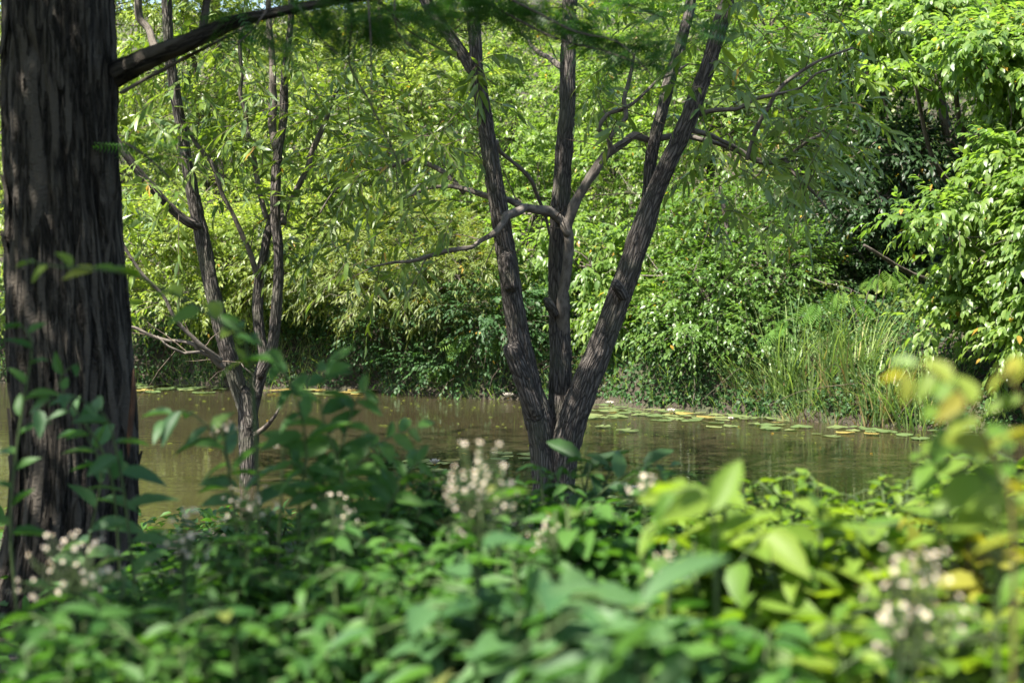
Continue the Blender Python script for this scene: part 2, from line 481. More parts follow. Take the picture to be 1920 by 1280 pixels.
def fused(parent, specs, mat, voxel=0.011, amp=0.015, freq=(48, 5.5), seed=0):
    """stems grown together into one skin, then cut into its named parts; specs: (name, (n,4) points)"""
    Vs, Fs, off = [], [], 0
    cents = []
    for k, (nm, pts) in enumerate(specs):
        V, f, _ = tube(pts, 20, 0.04, seed=seed + k, wob=0.07)
        Vs.append(V); Fs += [a + off for a in f]; off += len(V)
        c = spline(pts, 0.02)
        T = norm(np.gradient(c[:, :3], axis=0))
        s = np.concatenate([[0], np.cumsum(np.linalg.norm(np.diff(c[:, :3], axis=0), axis=1))])
        a = np.array([1.0, 0.05, 0.0]); U = np.zeros_like(T)
        for i in range(len(c)):
            a = a - T[i] * np.dot(a, T[i]); a /= np.linalg.norm(a); U[i] = a
        cents.append((c, U, np.cross(T, U), s))
    tmp = bpy.data.objects.new('tmp', new_mesh('tmp', np.vstack(Vs), Fs, mat))
    COL.objects.link(tmp)
    rm = tmp.modifiers.new('r', 'REMESH'); rm.mode = 'VOXEL'; rm.voxel_size = voxel
    sm = tmp.modifiers.new('s', 'SMOOTH'); sm.iterations = 8; sm.factor = 0.5
    dg = bpy.context.evaluated_depsgraph_get()
    ev = tmp.evaluated_get(dg); me = ev.to_mesh()
    nv = len(me.vertices)
    P = np.zeros(nv * 3, np.float32); me.vertices.foreach_get('co', P); P = P.reshape(-1, 3).astype(float)
    Nn = np.zeros(nv * 3, np.float32); me.vertices.foreach_get('normal', Nn); Nn = Nn.reshape(-1, 3)
    lt = np.zeros(len(me.polygons), np.int32); me.polygons.foreach_get('loop_total', lt)
    li = np.zeros(len(me.loops), np.int32); me.loops.foreach_get('vertex_index', li)
    assert (lt == 4).all()
    Q = li.reshape(-1, 4)
    ev.to_mesh_clear(); bpy.data.objects.remove(tmp)
    best = np.full(nv, 1e9); lab = np.zeros(nv, int); q = np.zeros((nv, 3))
    for k, (c, U, W, s) in enumerate(cents):
        lo, hi = c[:, :3].min(0) - .25, c[:, :3].max(0) + .25
        ix = np.where(((P > lo) & (P < hi)).all(1))[0]
        for a in range(0, len(ix), 4000):
            j = ix[a:a + 4000]
            d = np.linalg.norm(P[j, None] - c[None, :, :3], axis=2) - c[None, :, 3]
            m = np.argmin(d, 1); dm = d[np.arange(len(j)), m]
            up = dm < best[j]
            j, m, dm = j[up], m[up], dm[up]
            best[j] = dm; lab[j] = k
            v = P[j] - c[m, :3]
            q[j] = np.stack([np.sum(v * U[m], 1) + k * 1.7, np.sum(v * W[m], 1), s[m] + np.sum(v * np.cross(U[m], W[m]), 1)], -1)
    w = q + (vnoise(q * np.array([9, 9, 4]), seed + 5) - 0.5)[:, None] * np.array([0.03, 0.03, 0.0])
    n1 = 1 - np.abs(2 * vnoise(w * np.array([freq[0], freq[0], freq[1]]), seed) - 1)
    n2 = 1 - np.abs(2 * vnoise(w * np.array([freq[0], freq[0], freq[1]]) * 2.1 + 7, seed + 1) - 1)
    P = P + Nn * (amp * (np.clip(n1 * 1.25, 0, 1) - 0.6) + amp * 0.45 * (n2 - 0.5))[:, None]
    fl = lab[Q].max(1)
    for k, (nm, pts) in enumerate(specs):
        f = Q[fl == k]
        if not len(f):
            continue
        u, inv = np.unique(f.ravel(), return_inverse=True)
        obj(nm, P[u], [inv.reshape(-1, 4)], mat, parent, {'barkco': q[u]})


def pix(poly, Y, rs=1.0):
    """[(px, py, r_px[, dY])] -> (n,4) world polyline"""
    out = []
    for p in poly:
        yy = Y + (p[3] if len(p) > 3 else 0)
        out.append([*at(p[0], p[1], yy), p[2] * yy / F * rs])
    return np.array(out)


SIDE = []


def stick(name, pts, mat, parent, sides=8, step=0.05, **kw):
    pts = np.asarray(pts, dtype=float)
    if mat is M.get('smooth_bark'):            # real branches kink at their nodes
        rg = np.random.default_rng(len(pts) * 7 + int(abs(pts[0, 0]) * 1000))
        sp = spline(pts, 0.11)
        sp[1:-1, :3] += rg.normal(size=(len(sp) - 2, 3)) * 0.010
        sp[1:-1, 3] *= rg.uniform(0.9, 1.14, len(sp) - 2)
        pts = sp
        SIDE.append((parent, pts))
    V, f, a = tube(pts, sides, step, **kw)
    return obj(name, V, f, mat, parent, a)


def thin_tubes(P, r0, r1, sides=3):
    """P (T,m,3) many fine twigs as one set of arrays"""
    T_, m = P.shape[:2]
    tan = norm(np.gradient(P, axis=1))
    u = norm(np.cross(tan, np.array([0.31, 0.22, 0.92])))
    w = np.cross(tan, u)
    th = np.arange(sides) / sides * 2 * math.pi
    r = (np.linspace(0, 1, m)[None] * (np.asarray(r1) - np.asarray(r0))[:, None] + np.asarray(r0)[:, None])[..., None, None]
    V = P[:, :, None] + r * (np.cos(th)[:, None] * u[:, :, None] + np.sin(th)[:, None] * w[:, :, None])
    V = V.reshape(-1, 3)
    k = np.arange(sides)
    i = (np.arange(T_)[:, None] * m + np.arange(m - 1)[None]).reshape(-1, 1) * sides
    return V, [np.stack([i + k, i + (k + 1) % sides, i + sides + (k + 1) % sides, i + sides + k], -1).reshape(-1, 4)]


# ------------------------------------------------------------------ leaves
def leaf_grid(rows, prof, fold=0.12, curl=0.18, teeth=0.0, twist=0.0):
    """a leaf blade in unit space: x length, y width -.5...5, z normal"""
    V, Fc = [], []
    for i in range(rows + 1):
        t = i / rows
        w = 0.5 * prof(t) * (1 + (teeth if i % 2 else -teeth))
        z = -curl * t * t
        V += [(t, w, z + fold * w * 2 * 0.5 + twist * t * w), (t, 0, z), (t, -w, z + fold * w * 2 * 0.5 - twist * t * w)]
    for i in range(rows):
        a = i * 3
        Fc += [(a, a + 1, a + 4, a + 3), (a + 1, a + 2, a + 5, a + 4)]
    return np.array(V, dtype=float), np.array(Fc)


def tmpl_tri(V, T):
    return np.array(V, dtype=float), np.array(T)


T_SMALL = tmpl_tri([(0, 0, 0), (0.42, 0.5, 0.07), (0.5, 0, 0), (0.42, -0.5, 0.07), (1, 0, -0.12)],
                   [(0, 2, 1), (0, 3, 2), (1, 2, 4), (2, 3, 4)])
T_LANCE = tmpl_tri([(0, 0, 0), (0.22, 0.42, 0.02), (0.24, 0, 0), (0.22, -0.42, 0.02), (0.6, 0.40, -0.01), (0.6, 0, -0.03), (0.6, -0.40, -0.01), (1, 0, -0.14)],
                   [(0, 2, 1), (0, 3, 2), (1, 2, 5), (1, 5, 4), (2, 3, 6), (2, 6, 5), (4, 5, 7), (5, 6, 7)])
T_OVATE = tmpl_tri([(0, 0, 0), (0.20, 0.42, 0.05), (0.22, 0, 0), (0.20, -0.42, 0.05), (0.55, 0.46, 0.02), (0.56, 0, -0.04), (0.55, -0.46, 0.02), (1, 0, -0.2)],
                   [(0, 2, 1), (0, 3, 2), (1, 2, 5), (1, 5, 4), (2, 3, 6), (2, 6, 5), (4, 5, 7), (5, 6, 7)])


def blade_tmpl(n, bend):
    V, T = [], []
    for i in range(n + 1):
        t = i / n
        w = 0.5 * (1 - t ** 2.2) if i < n else 0.0
        x = t - bend * 0.35 * t ** 3
        z = -bend * t ** 2.3
        V += [(x, w, z), (x, -w, z)]
    for i in range(n):
        a = 2 * i
        T += [(a, a + 1, a + 3), (a, a + 3, a + 2)]
    return np.array(V, dtype=float), np.array(T)


T_BLADE = [blade_tmpl(6, b) for b in (0.08, 0.3, 0.65)]


def ovate(t):
    return max(0.0, (math.sin(math.pi * min(1, t ** 0.72)) ** 0.9)) if 0 < t < 1 else 0.0


def lance(t):
    return max(0.0, math.sin(math.pi * t ** 0.8) ** 0.8) if 0 < t < 1 else 0.0


class Leaves:
    def __init__(self):
        self.d = []

    def add(self, P, A, N, L, W, tint):
        A = norm(A)
        N = norm(N - A * np.sum(N * A, -1, keepdims=True))
        n = len(P)
        self.d.append((P, A, N, np.broadcast_to(L, n), np.broadcast_to(W, n), np.broadcast_to(tint, n)))

    def arrays(self):
        return [np.concatenate([x[k] for x in self.d]) for k in range(6)]

    def build(self, parent, mat, tmpl, name='crown', parts=0, part_mesh=None, keep_all_single=False, kind='stuff', pname='leaf'):
        P, A, N, L, W, t = self.arrays()
        S = np.cross(N, A)
        if parts:
            px, py, dep = project(P)
            ok = (px > -60) & (px < 1980) & (py > -60) & (py < 1340)
            score = dep - 0.0 + (~ok) * 1e3 - L * 3
            if keep_all_single:
                pick = np.argsort(score)[:parts]
            else:
                order = np.argsort(score)[:parts * 4]
                order = order[score[order] < 900]
                pick = order[::max(1, len(order) // parts)][:parts] if len(order) else order
            for i in pick:
                place(pname, part_mesh, parent, P[i], A[i] * L[i], S[i] * W[i], N[i] * L[i])
            m = np.ones(len(P), bool); m[pick] = False
            P, A, N, L, W, t, S = (x[m] for x in (P, A, N, L, W, t, S))
        if not len(P):
            return None
        tv, tf = tmpl
        V = P[:, None] + (A * L[:, None])[:, None] * tv[None, :, 0:1] + (S * W[:, None])[:, None] * tv[None, :, 1:2] + (N * L[:, None])[:, None] * tv[None, :, 2:3]
        k = len(tv)
        fc = (np.arange(len(P))[:, None, None] * k + tf[None]).reshape(-1, tf.shape[1])
        return obj(name, V.reshape(-1, 3), [fc], mat, parent, {'tint': np.repeat(t, k)}, kind)


def single_mesh(name, tmpl, mat):
    tv, tf = tmpl
    return new_mesh(name, tv, [tf], mat, {'single': np.ones(len(tv)), 'tint': np.zeros(len(tv))})


def rdir(rng, n):
    return norm(rng.normal(size=(n, 3)))


def sprays(rng, lv, base, d, length, droop, K, leafL, leafW, spread=0.9, hang=0.3, tint=None, jit=0.35, t0=0.12, sizefall=0.35, flat=1.0, mpts=5):
    """leafy twigs: alternate leaves along drooping shoots; returns shoot polylines"""
    T_ = len(base)
    d = norm(d)
    t = np.linspace(t0, 1.0, K)[None, :, None] + rng.uniform(-0.03, 0.03, (T_, K, 1))
    Ln = np.asarray(length).reshape(-1, 1, 1) * np.ones((T_, 1, 1))
    dr = np.asarray(droop).reshape(-1, 1, 1) * np.ones((T_, 1, 1))
    g = np.array([0, 0, -1.0])
    P = base[:, None] + d[:, None] * Ln * t + g * (Ln * dr * t * t)
    tan = norm(d[:, None] + g * 2 * dr * t)
    side = norm(np.cross(tan, UP[None, None] + rng.normal(size=(T_, 1, 3)) * 0.25))
    sgn = np.where((np.arange(K) % 2) == 0, 1.0, -1.0)[None, :, None]
    A = norm(tan * (0.55 + 0.5 * t) + side * sgn * spread * (1.15 - t) + g * hang + rng.normal(size=(T_, K, 3)) * jit * 0.5)
    N = UP[None, None] * flat + rng.normal(size=(T_, K, 3)) * jit + tan * 0.25
    L = leafL * (1 - sizefall * np.abs(2 * t[..., 0] - 1) ** 2) * rng.uniform(0.7, 1.2, (T_, K))
    W = leafW * (L / leafL) * rng.uniform(0.85, 1.15, (T_, K))
    if tint is None:
        tint = rng.uniform(0.2, 0.7, T_)
    ti = np.clip(np.asarray(tint).reshape(-1, 1) + rng.uniform(-0.22, 0.22, (T_, K)), 0, 0.94)
    ti = np.where(rng.random((T_, K)) > 0.994, 0.999, ti)
    lv.add(P.reshape(-1, 3), A.reshape(-1, 3), N.reshape(-1, 3), L.ravel(), W.ravel(), ti.ravel())
    tt = np.linspace(0, 1, mpts)[None, :, None]
    return base[:, None] + d[:, None] * Ln * tt + g * (Ln * dr * tt * tt)


def twigs_obj(parent, curves, r0=0.004, r1=0.0012, mat=None, name='twigs'):
    P = np.concatenate(curves)
    n = len(P)
    V, f = thin_tubes(P, np.full(n, r0), np.full(n, r1))
    return obj(name, V, f, mat or M['twig'], parent, kind='stuff')


LEAF = {}
for key, mt in (('yellow', T_SMALL), ('fresh', T_OVATE), ('mid', T_OVATE), ('dark', T_SMALL), ('olive', T_SMALL), ('willow', T_LANCE)):
    LEAF[key] = single_mesh('leaf_' + key, mt, M[key])


def bush(name, label, cat, lobes, mat, leafL, leafW, seed, n_sub=60, twigs=11, K=10, tw_len=0.34, droop=0.3, tmpl=T_SMALL,
         sub_r=(0.22, 0.42), hang=0.3, trunk=True, bark='dark_bark', parts=0, group=None, spread=0.9, base=None, tint=(0.15, 0.75), flat=1.0, trunk_r=0.05):
    """a tree or tall shrub: trunk, limbs to each lobe and a crown of leafy shoots in small layered clumps
    lobes: (px, py, Y, rx_px, rz_px[, ry_m])"""
    rng = np.random.default_rng(seed)
    C, Rd = [], []
    for lb in lobes:
        px, py, Y, rx, rz = lb[:5]
        s = Y / F
        C.append(at(px, py, Y)); Rd.append([rx * s, lb[5] if len(lb) > 5 else max(0.5, 0.7 * rx * s), rz * s])
    C, Rd = np.array(C), np.array(Rd)
    if base is None:
        bx, by = C[:, 0].mean(), C[:, 1].mean() + 0.25
    else:
        bx, by = base
    bz = gz(bx, by)
    root = thing(name, label, cat, (bx, by, bz), group)
    wt = Rd[:, 0] * Rd[:, 2]; wt = wt / wt.sum()
    li = rng.choice(len(C), n_sub, p=wt)
    dr = rdir(rng, n_sub)
    dr[:, 1] = np.where(rng.random(n_sub) < 0.72, -np.abs(dr[:, 1]), dr[:, 1])
    u = rng.uniform(0.5, 1.0, (n_sub, 1)) ** 0.6
    sc_ = C[li] + dr * Rd[li] * u
    sr = rng.uniform(*sub_r, n_sub)
    gzs = ground_z(sc_[:, 0], sc_[:, 1])
    keep = (sc_[:, 2] > np.maximum(gzs, 0.0) + 0.12)
    sc_, sr, dr = sc_[keep], sr[keep], dr[keep]
    n_sub = len(sc_)
    stint = rng.uniform(tint[0], tint[1], n_sub)
    k = np.repeat(np.arange(n_sub), twigs)
    d2 = rdir(rng, len(k))
    d2[:, 2] = d2[:, 2] * 0.7 + 0.18
    st = sc_[k] + d2 * sr[k][:, None] * rng.uniform(0.0, 0.8, (len(k), 1)) * np.array([1, 1, 0.55])
    dd = norm(d2 * 0.8 + dr[k] * 0.55)
    lv = Leaves()
    ln = tw_len * rng.uniform(0.6, 1.25, len(k))
    cur = sprays(rng, lv, st, dd, ln, droop * rng.uniform(0.5, 1.4, len(k)), K, leafL, leafW, spread=spread, hang=hang, tint=stint[k] + rng.uniform(-.1, .1, len(k)), flat=flat, mpts=4)
    lv.build(root, M[mat], tmpl, 'crown', parts, LEAF.get(mat))
    twigs_obj(root, [cur[::4]], 0.0035, 0.001)
    if trunk:
        top = C[np.argmax(C[:, 2])]
        h = top[2] - bz
        tp = [[bx, by, bz - 0.15, trunk_r * 1.25], [bx + rng.normal() * 0.08, by, bz + h * 0.3, trunk_r],
              [(bx + top[0]) / 2 + rng.normal() * 0.1, (by + top[1]) / 2, bz + h * 0.62, trunk_r * 0.72], [top[0], top[1], top[2], trunk_r * 0.35]]
        stick('trunk', tp, M[bark], root, 9, 0.08, amp=0.004, seed=seed)
        for c, rad in zip(C, Rd):
            hz = bz + (c[2] - bz) * 0.45
            f0 = min(1, max(0, (hz - bz) / max(h, 0.1)))
            p0 = [bx + (top[0] - bx) * f0 * 0.6, by + (top[1] - by) * f0 * 0.6, hz, trunk_r * 0.5]
            m1 = (np.array(p0[:3]) + c) / 2 + rng.normal(size=3) * 0.12
            stick('branch', [p0, [*m1, trunk_r * 0.36], [*c, trunk_r * 0.22]], M[bark], root, 6, 0.12, amp=0.0, seed=seed)
        nb = 26
        bi = rng.integers(0, n_sub, nb)
        tt = np.linspace(0, 1, 6)[None, :, None]
        bd = norm(dr[bi] + rdir(rng, nb) * 0.8)
        bc = sc_[bi][:, None] + bd[:, None] * tt * rng.uniform(.3, .8, (nb, 1, 1)) + rng.normal(size=(nb, 6, 3)) * 0.025 * tt
        twigs_obj(root, [bc], 0.005, 0.0012, M['bare'], 'bare_twigs')
        # fine limbs from lobe centres to the clumps
        nn = min(n_sub, 70)
        src = C[np.argmin(np.linalg.norm(sc_[:nn, None] - C[None], axis=2), axis=1)]
        tt = np.linspace(0, 1, 5)[None, :, None]
        mid = (src + sc_[:nn]) / 2 + rng.normal(size=(nn, 3)) * 0.12
        cv = (1 - tt) ** 2 * src[:, None] + 2 * tt * (1 - tt) * mid[:, None] + tt ** 2 * sc_[:nn, None]
        twigs_obj(root, [cv], 0.011, 0.004, M['dark_bark'], 'limbs')
    return root


# ------------------------------------------------------------------ the three-stemmed willow at the water's edge
def hanging(rng, lv, regions, leafL=0.125, leafW=0.030, K=13):
    """willow shoots: regions (px0, px1, py0, py1, Y0, Y1, n, dirx)"""
    cur = []
    for (x0, x1, y0, y1, Ya, Yb, n, dx) in regions:
        Y = rng.uniform(Ya, Yb, n)
        b = np.array([at(rng.uniform(x0, x1), rng.uniform(y0, y1), y) for y in Y])
        clump = vnoise(b * 2.3 + 11, int(x0) % 97)
        b = b[clump > 0.36]
        n2 = len(b)
        d = rng.normal(size=(n2, 3)) * np.array([0.5, 0.6, 0.28]) + np.array([dx, -0.1, -0.02])
        cur.append(sprays(rng, lv, b, d, rng.uniform(0.28, 0.6, n2), rng.uniform(0.1, 0.55, n2), K, leafL, leafW,
                          spread=0.75, hang=0.3, tint=0.25 + 0.5 * clump[clump > 0.36], jit=0.5, flat=0.6))
    return cur


WY = 8.2
wb = at(1035, 960, WY)
willow = thing('willow_tree', 'grey willow with three stems fanning out from one base at the water edge', 'tree', (wb[0], wb[1], gz(wb[0], wb[1])))
BK = dict(amp=0.012, freq=(60, 7), wob=0.07)
fused(willow, [
    ('trunk', pix([(1030, 1090, 52, .03), (1036, 1000, 44, .03), (1038, 920, 34, .03), (1040, 860, 26, .03), (1042, 800, 20, .03)], WY, 0.80)),
    ('stem', pix([(1016, 1080, 40), (1017, 980, 33), (1019, 890, 31), (1013, 800, 38), (988, 708, 34, -.03), (967, 600, 28, -.08), (950, 480, 26, -.14), (930, 360, 23, -.2), (910, 230, 20, -.25), (894, 120, 17, -.3), (886, 0, 15, -.3), (880, -170, 13, -.3), (850, -420, 8, -.2)], WY, 0.66)),
    ('stem', pix([(1044, 900, 22, .06), (1048, 800, 28, .07), (1051, 700, 29, .08), (1049, 600, 27, .1), (1047, 500, 25, .12), (1050, 400, 23, .15), (1057, 300, 22, .18), (1063, 200, 20, .2), (1066, 90, 19, .25), (1069, 0, 18, .3), (1078, -180, 15, .35), (1100, -430, 9, .4)], WY, 0.69)),
    ('stem', pix([(1050, 1080, 40, 0), (1054, 980, 34, -.01), (1057, 890, 32, -.02), (1070, 800, 41, -.04), (1098, 720, 38, -.06), (1138, 620, 34, -.08), (1174, 520, 32, -.1), (1208, 420, 31, -.1), (1236, 345, 27, -.1), (1288, 230, 24, -.12), (1328, 120, 21, -.12), (1358, 20, 20, -.12), (1392, -100, 17, -.1), (1440, -330, 10, 0)], WY, 0.64)),
    ('stem', pix([(1205, 430, 17, .02), (1216, 365, 16, .04), (1224, 280, 15, .06), (1252, 165, 14, .1), (1280, 70, 13, .14), (1300, -20, 12, .18), (1330, -200, 9, .2)], WY, 0.69)),
    ('stem', pix([(905, 160, 13, -.28), (872, 108, 14, -.26), (845, 70, 13, -.2), (812, 30, 12, -.15), (780, -40, 10, 0), (740, -180, 7, .1)], WY, 0.73)),
    ('branch_stub', pix([(1004, 775, 20, -.06), (982, 715, 21, -.09), (966, 672, 20, -.13), (957, 648, 19, -.15)], WY, 0.73)),
    ('branch_stub', pix([(958, 540, 18, -.18), (952, 500, 17, -.2), (949, 476, 15, -.215)], WY, 0.73)),
    ('branch_stub', pix([(1170, 560, 12, -.2), (1160, 540, 13, -.24), (1152, 530, 11, -.27)], WY, 0.73)),
    ('branch_stub', pix([(1042, 590, 12, .02), (1030, 570, 11, -.02), (1024, 560, 7, -.04)], WY, 0.73)),
], M['willow_bark'], seed=1)
# smooth pale branches
SB = M['smooth_bark']
stick('branch', pix([(1050, 690, 10, .1), (1056, 620, 11, .06), (1062, 540, 10, 0), (1066, 450, 9.5, -.05), (1072, 405, 10, -.06), (1086, 368, 9, -.06), (1112, 322, 9, -.05), (1150, 281, 8, 0), (1190, 262, 7, .05), (1222, 259, 6, .12), (1285, 256, 5, .2), (1340, 268, 4, .2), (1420, 300, 3, .2), (1500, 300, 2, .2)], WY), SB, willow, 14, 0.02, amp=0.002, seed=11, wob=0.12)
stick('branch', pix([(1066, 440, 8, -.06), (1052, 418, 8, -.07), (1028, 400, 8, -.1), (990, 393, 7.5, -.2), (958, 402, 7, -.35), (925, 432, 5, -.42), (880, 460, 4.4, -.45), (830, 475, 4, -.45), (770, 490, 3, -.4), (700, 500, 1.5, -.4)], WY), SB, willow, 14, 0.02, amp=0.002, seed=12, wob=0.12)
stick('branch', pix([(985, 392, 6, -.22), (955, 378, 5.5, -.1), (900, 362, 5, 0), (850, 350, 4, .1), (800, 352, 3, .15), (750, 375, 2, .2)], WY), SB, willow, 10, 0.025, seed=13)
stick('branch', pix([(870, 362, 5, .1), (835, 325, 5, .15), (790, 304, 4.5, .2), (740, 306, 4, .2), (690, 330, 3, .2), (640, 345, 2, .2), (600, 400, 1.5, .2)], WY), SB, willow, 10, 0.025, seed=14)
stick('branch', pix([(1152, 280, 4.5, -.02), (1140, 258, 4.5, -.05), (1122, 236, 4, -.08), (1150, 212, 4, -.1), (1190, 190, 3.5, -.1), (1240, 150, 2.5, -.1), (1290, 120, 2, -.1)], WY), SB, willow, 10, 0.025, seed=15, wob=0.12)
stick('branch', pix([(1130, 305, 5, -.05), (1148, 262, 5, -.1), (1168, 215, 4.5, -.12), (1180, 160, 4, -.15), (1190, 100, 2, -.2)], WY), SB, willow, 10, 0.025, seed=16)
stick('branch', pix([(1312, 215, 4.5, -.1), (1360, 205, 4, -.2), (1420, 185, 3.5, -.3), (1500, 160, 2.5, -.4), (1560, 130, 2, -.5)], WY), SB, willow, 10, 0.025, seed=17)
stick('branch', pix([(1300, 245, 5, -.05), (1345, 262, 4.5, .1), (1410, 296, 4, .2), (1475, 300, 3.5, .2), (1520, 262, 3, .1), (1545, 235, 3, .1)], WY), SB, willow, 10, 0.025, seed=18, wob=0.15)
stick('branch', pix([(1470, 300, 4, .2), (1510, 340, 3, .1), (1550, 390, 2, 0)], WY), SB, willow, 8, 0.03, seed=19)
stick('branch', pix([(1400, 300, 4, -.1), (1440, 200, 4, -.2), (1500, 130, 3, -.3), (1600, 90, 2, -.4)], WY), SB, willow, 8, 0.03, seed=20)
stick('branch', pix([(930, 265, 5, -.1), (960, 300, 4, .1), (1000, 335, 4, .2), (1020, 400, 3, .3), (1030, 440, 2, .3)], WY), SB, willow, 8, 0.03, seed=21)
stick('branch', pix([(1062, 130, 6, .3), (1030, 110, 5, .5), (1000, 85, 4, .7), (975, 60, 2, .8)], WY), SB, willow, 8, 0.03, seed=22)

rng = np.random.default_rng(101)
lv = Leaves()
cur = hanging(rng, lv, [
    (1290, 1590, -60, 280, 7.6, 8.9, 70, 0.25), (1420, 1590, 180, 330, 7.5, 8.6, 20, 0.2),
    (1330, 1560, 240, 420, 7.8, 9.2, 34, 0.1), (1110, 1330, -40, 230, 7.7, 9.4, 30, 0.0),
    (640, 900, 60, 380, 7.6, 9.4, 80, -0.25), (600, 860, 260, 500, 7.8, 9.2, 44, -0.25),
    (880, 930, 60, 260, 7.6, 8.0, 6, 0.0), (860, 960, 480, 540, 8.5, 9.0, 3, 0.0), (960, 1060, 0, 60, 8.3, 9.2, 8, 0)])
lvb = Leaves()
n = 560                                    # the crown above the frame
dd = rdir(rng, n)
b = np.array([-0.75, 7.4, 4.9]) + dd * np.array([2.1, 1.9, 1.6]) * rng.uniform(0.3, 1, (n, 1)) ** 0.5
b = b[b[:, 2] > 3.25]
cur2 = sprays(rng, lvb, b, rng.normal(size=(len(b), 3)) * np.array([1, 1, .4]), rng.uniform(0.35, 0.8, len(b)), rng.uniform(0.3, 0.8, len(b)), 13, 0.13, 0.026, spread=0.6, hang=0.5, jit=0.5, flat=0.6)
lv.build(willow, M['willow'], T_LANCE, 'hanging_shoots', 280, LEAF['willow'])
lvb.build(willow, M['willow'], T_LANCE, 'crown')
twigs_obj(willow, [c for c in cur] + [cur2[::3]], 0.003, 0.001)
def side_twigs(root, seed):
    rg = np.random.default_rng(seed)
    cv = []
    for par, pts in SIDE:
        if par is not root:
            continue
        for q in range(max(3, len(pts) // 2)):
            i = int(rg.integers(1, len(pts)))
            tan = norm(pts[i, :3] - pts[i - 1, :3])
            d = norm(tan * 0.7 + rdir(rg, 1)[0] * 0.8)
            L = rg.uniform(0.12, 0.5)
            tt = np.linspace(0, 1, 6)[:, None]
            cv.append(pts[i, :3] + d * L * tt + np.array([0, 0, -0.12]) * L * tt ** 2 + rg.normal(size=(6, 3)) * 0.008 * tt)
    twigs_obj(root, [np.array(cv)], 0.0042, 0.0012, M['twig'], 'side_twigs')


side_twigs(willow, 5)
# limbs up into the crown
for k, (a, q) in enumerate(((( 880, -170, -.3), (-1.6, 7.7, 4.8)), ((880, -170, -.3), (-0.4, 9.0, 5.6)), ((1078, -180, .35), (0.2, 9.4, 5.2)), ((1078, -180, .35), (0.6, 7.6, 5.9)),
                            ((1392, -100, -.1), (1.5, 7.6, 4.4)), ((1392, -100, -.1), (1.0, 8.6, 5.0)), ((740, -180, .1), (-2.2, 8.8, 4.6)))):
    p = at(a[0], a[1], WY + a[2]); q = np.array(q)
    stick('branch', [[*p, 0.035], [*((p + q) / 2 + [0, 0, 0.25]), 0.025], [*q, 0.008]], M['willow_bark'], willow, 10, 0.06, seed=30 + k, amp=0.004)

# ------------------------------------------------------------------ the forked willow at the left
LY = 8.7
lb = at(467, 960, LY)
fork = thing('forked_willow', 'slim leaning willow forking low above the pond beside the conifer trunk', 'tree', (lb[0], lb[1], gz(lb[0], lb[1])))
fused(fork, [
    ('trunk', pix([(468, 1040, 26), (467, 960, 22), (465, 900, 21), (466, 850, 23), (466, 800, 25), (462, 762, 22), (452, 730, 18)], LY, 0.74)),
    ('stem', pix([(470, 800, 16, -.03), (452, 742, 19), (428, 660, 20, -.04), (402, 560, 19, -.08), (380, 450, 18, -.1), (358, 345, 15, -.12), (338, 230, 13, -.14), (322, 130, 13, -.16), (313, 20, 12, -.18), (312, -100, 11, -.2), (300, -320, 7, -.2)], LY, 0.74)),
    ('stem', pix([(464, 800, 16, .03), (480, 728, 17, .06), (496, 670, 14, .08), (486, 618, 13, .08), (484, 550, 13, .1), (496, 465, 11, .1), (513, 400, 10, .12)], LY, 0.74)),
    ('stem', pix([(488, 705, 12, .02), (510, 655, 13, .02), (519, 570, 13, .02), (523, 480, 12, .02), (516, 400, 12, .03), (520, 300, 11, .03), (531, 235, 10, .03), (534, 134, 9, .03), (544, 50, 8, .03), (548, -60, 7, 0), (560, -240, 4, 0)], LY, 0.74)),
], M['willow_bark'], voxel=0.010, amp=0.009, seed=41)
stick('branch', pix([(519, 280, 8, .03), (512, 200, 7, .06), (507, 110, 6, .1), (505, 10, 5, .1), (500, -120, 3, .1)], LY), SB, fork, 12, 0.03, seed=45)
stick('branch', pix([(532, 420, 6, .1), (548, 375, 6, .15), (574, 312, 5.5, .2), (600, 262, 5, .2), (626, 190, 4, .2), (650, 120, 2, .2)], LY), SB, fork, 10, 0.03, seed=46)
stick('branch', pix([(374, 425, 9, -.12), (340, 408, 8, -.2), (285, 352, 7.5, -.3), (238, 292, 7, -.35), (180, 200, 5, -.4)], LY), M['willow_bark'], fork, 16, 0.025, seed=47, amp=0.004)
stick('branch', pix([(418, 690, 5, -.1), (395, 668, 4.5, -.15), (360, 645, 4, -.2), (320, 634, 3.5, -.2), (250, 618, 3, -.2), (200, 612, 2, -.2)], LY), SB, fork, 10, 0.025, seed=48, wob=0.15)
stick('branch', pix([(414, 676, 5.5, -.12), (380, 648, 4.5, -.2), (345, 615, 4, -.25), (300, 552, 3.5, -.3), (250, 485, 3, -.35), (210, 420, 3, -.4)], LY), SB, fork, 10, 0.025, seed=49, wob=0.12)
stick('branch', pix([(375, 660, 3, -.2), (340, 662, 2.5, -.25), (320, 650, 2, -.3), (295, 630, 1.5, -.3)], LY), SB, fork, 8, 0.03, seed=50)
stick('branch', pix([(500, 410, 5, .1), (480, 330, 5, .15), (460, 240, 4.5, .2), (452, 140, 4, .2), (455, 40, 3, .2)], LY), SB, fork, 8, 0.03, seed=51)
stick('branch', pix([(484, 540, 5, .1), (458, 440, 4.5, .05), (420, 360, 4, 0), (370, 270, 3.5, -.05), (330, 210, 2, -.1)], LY), SB, fork, 8, 0.03, seed=52)
stick('branch', pix([(305, 110, 8, -.16), (280, 60, 7, -.1), (258, 0, 6.5, -.1), (235, -90, 5, -.1)], LY), SB, fork, 10, 0.03, seed=53)
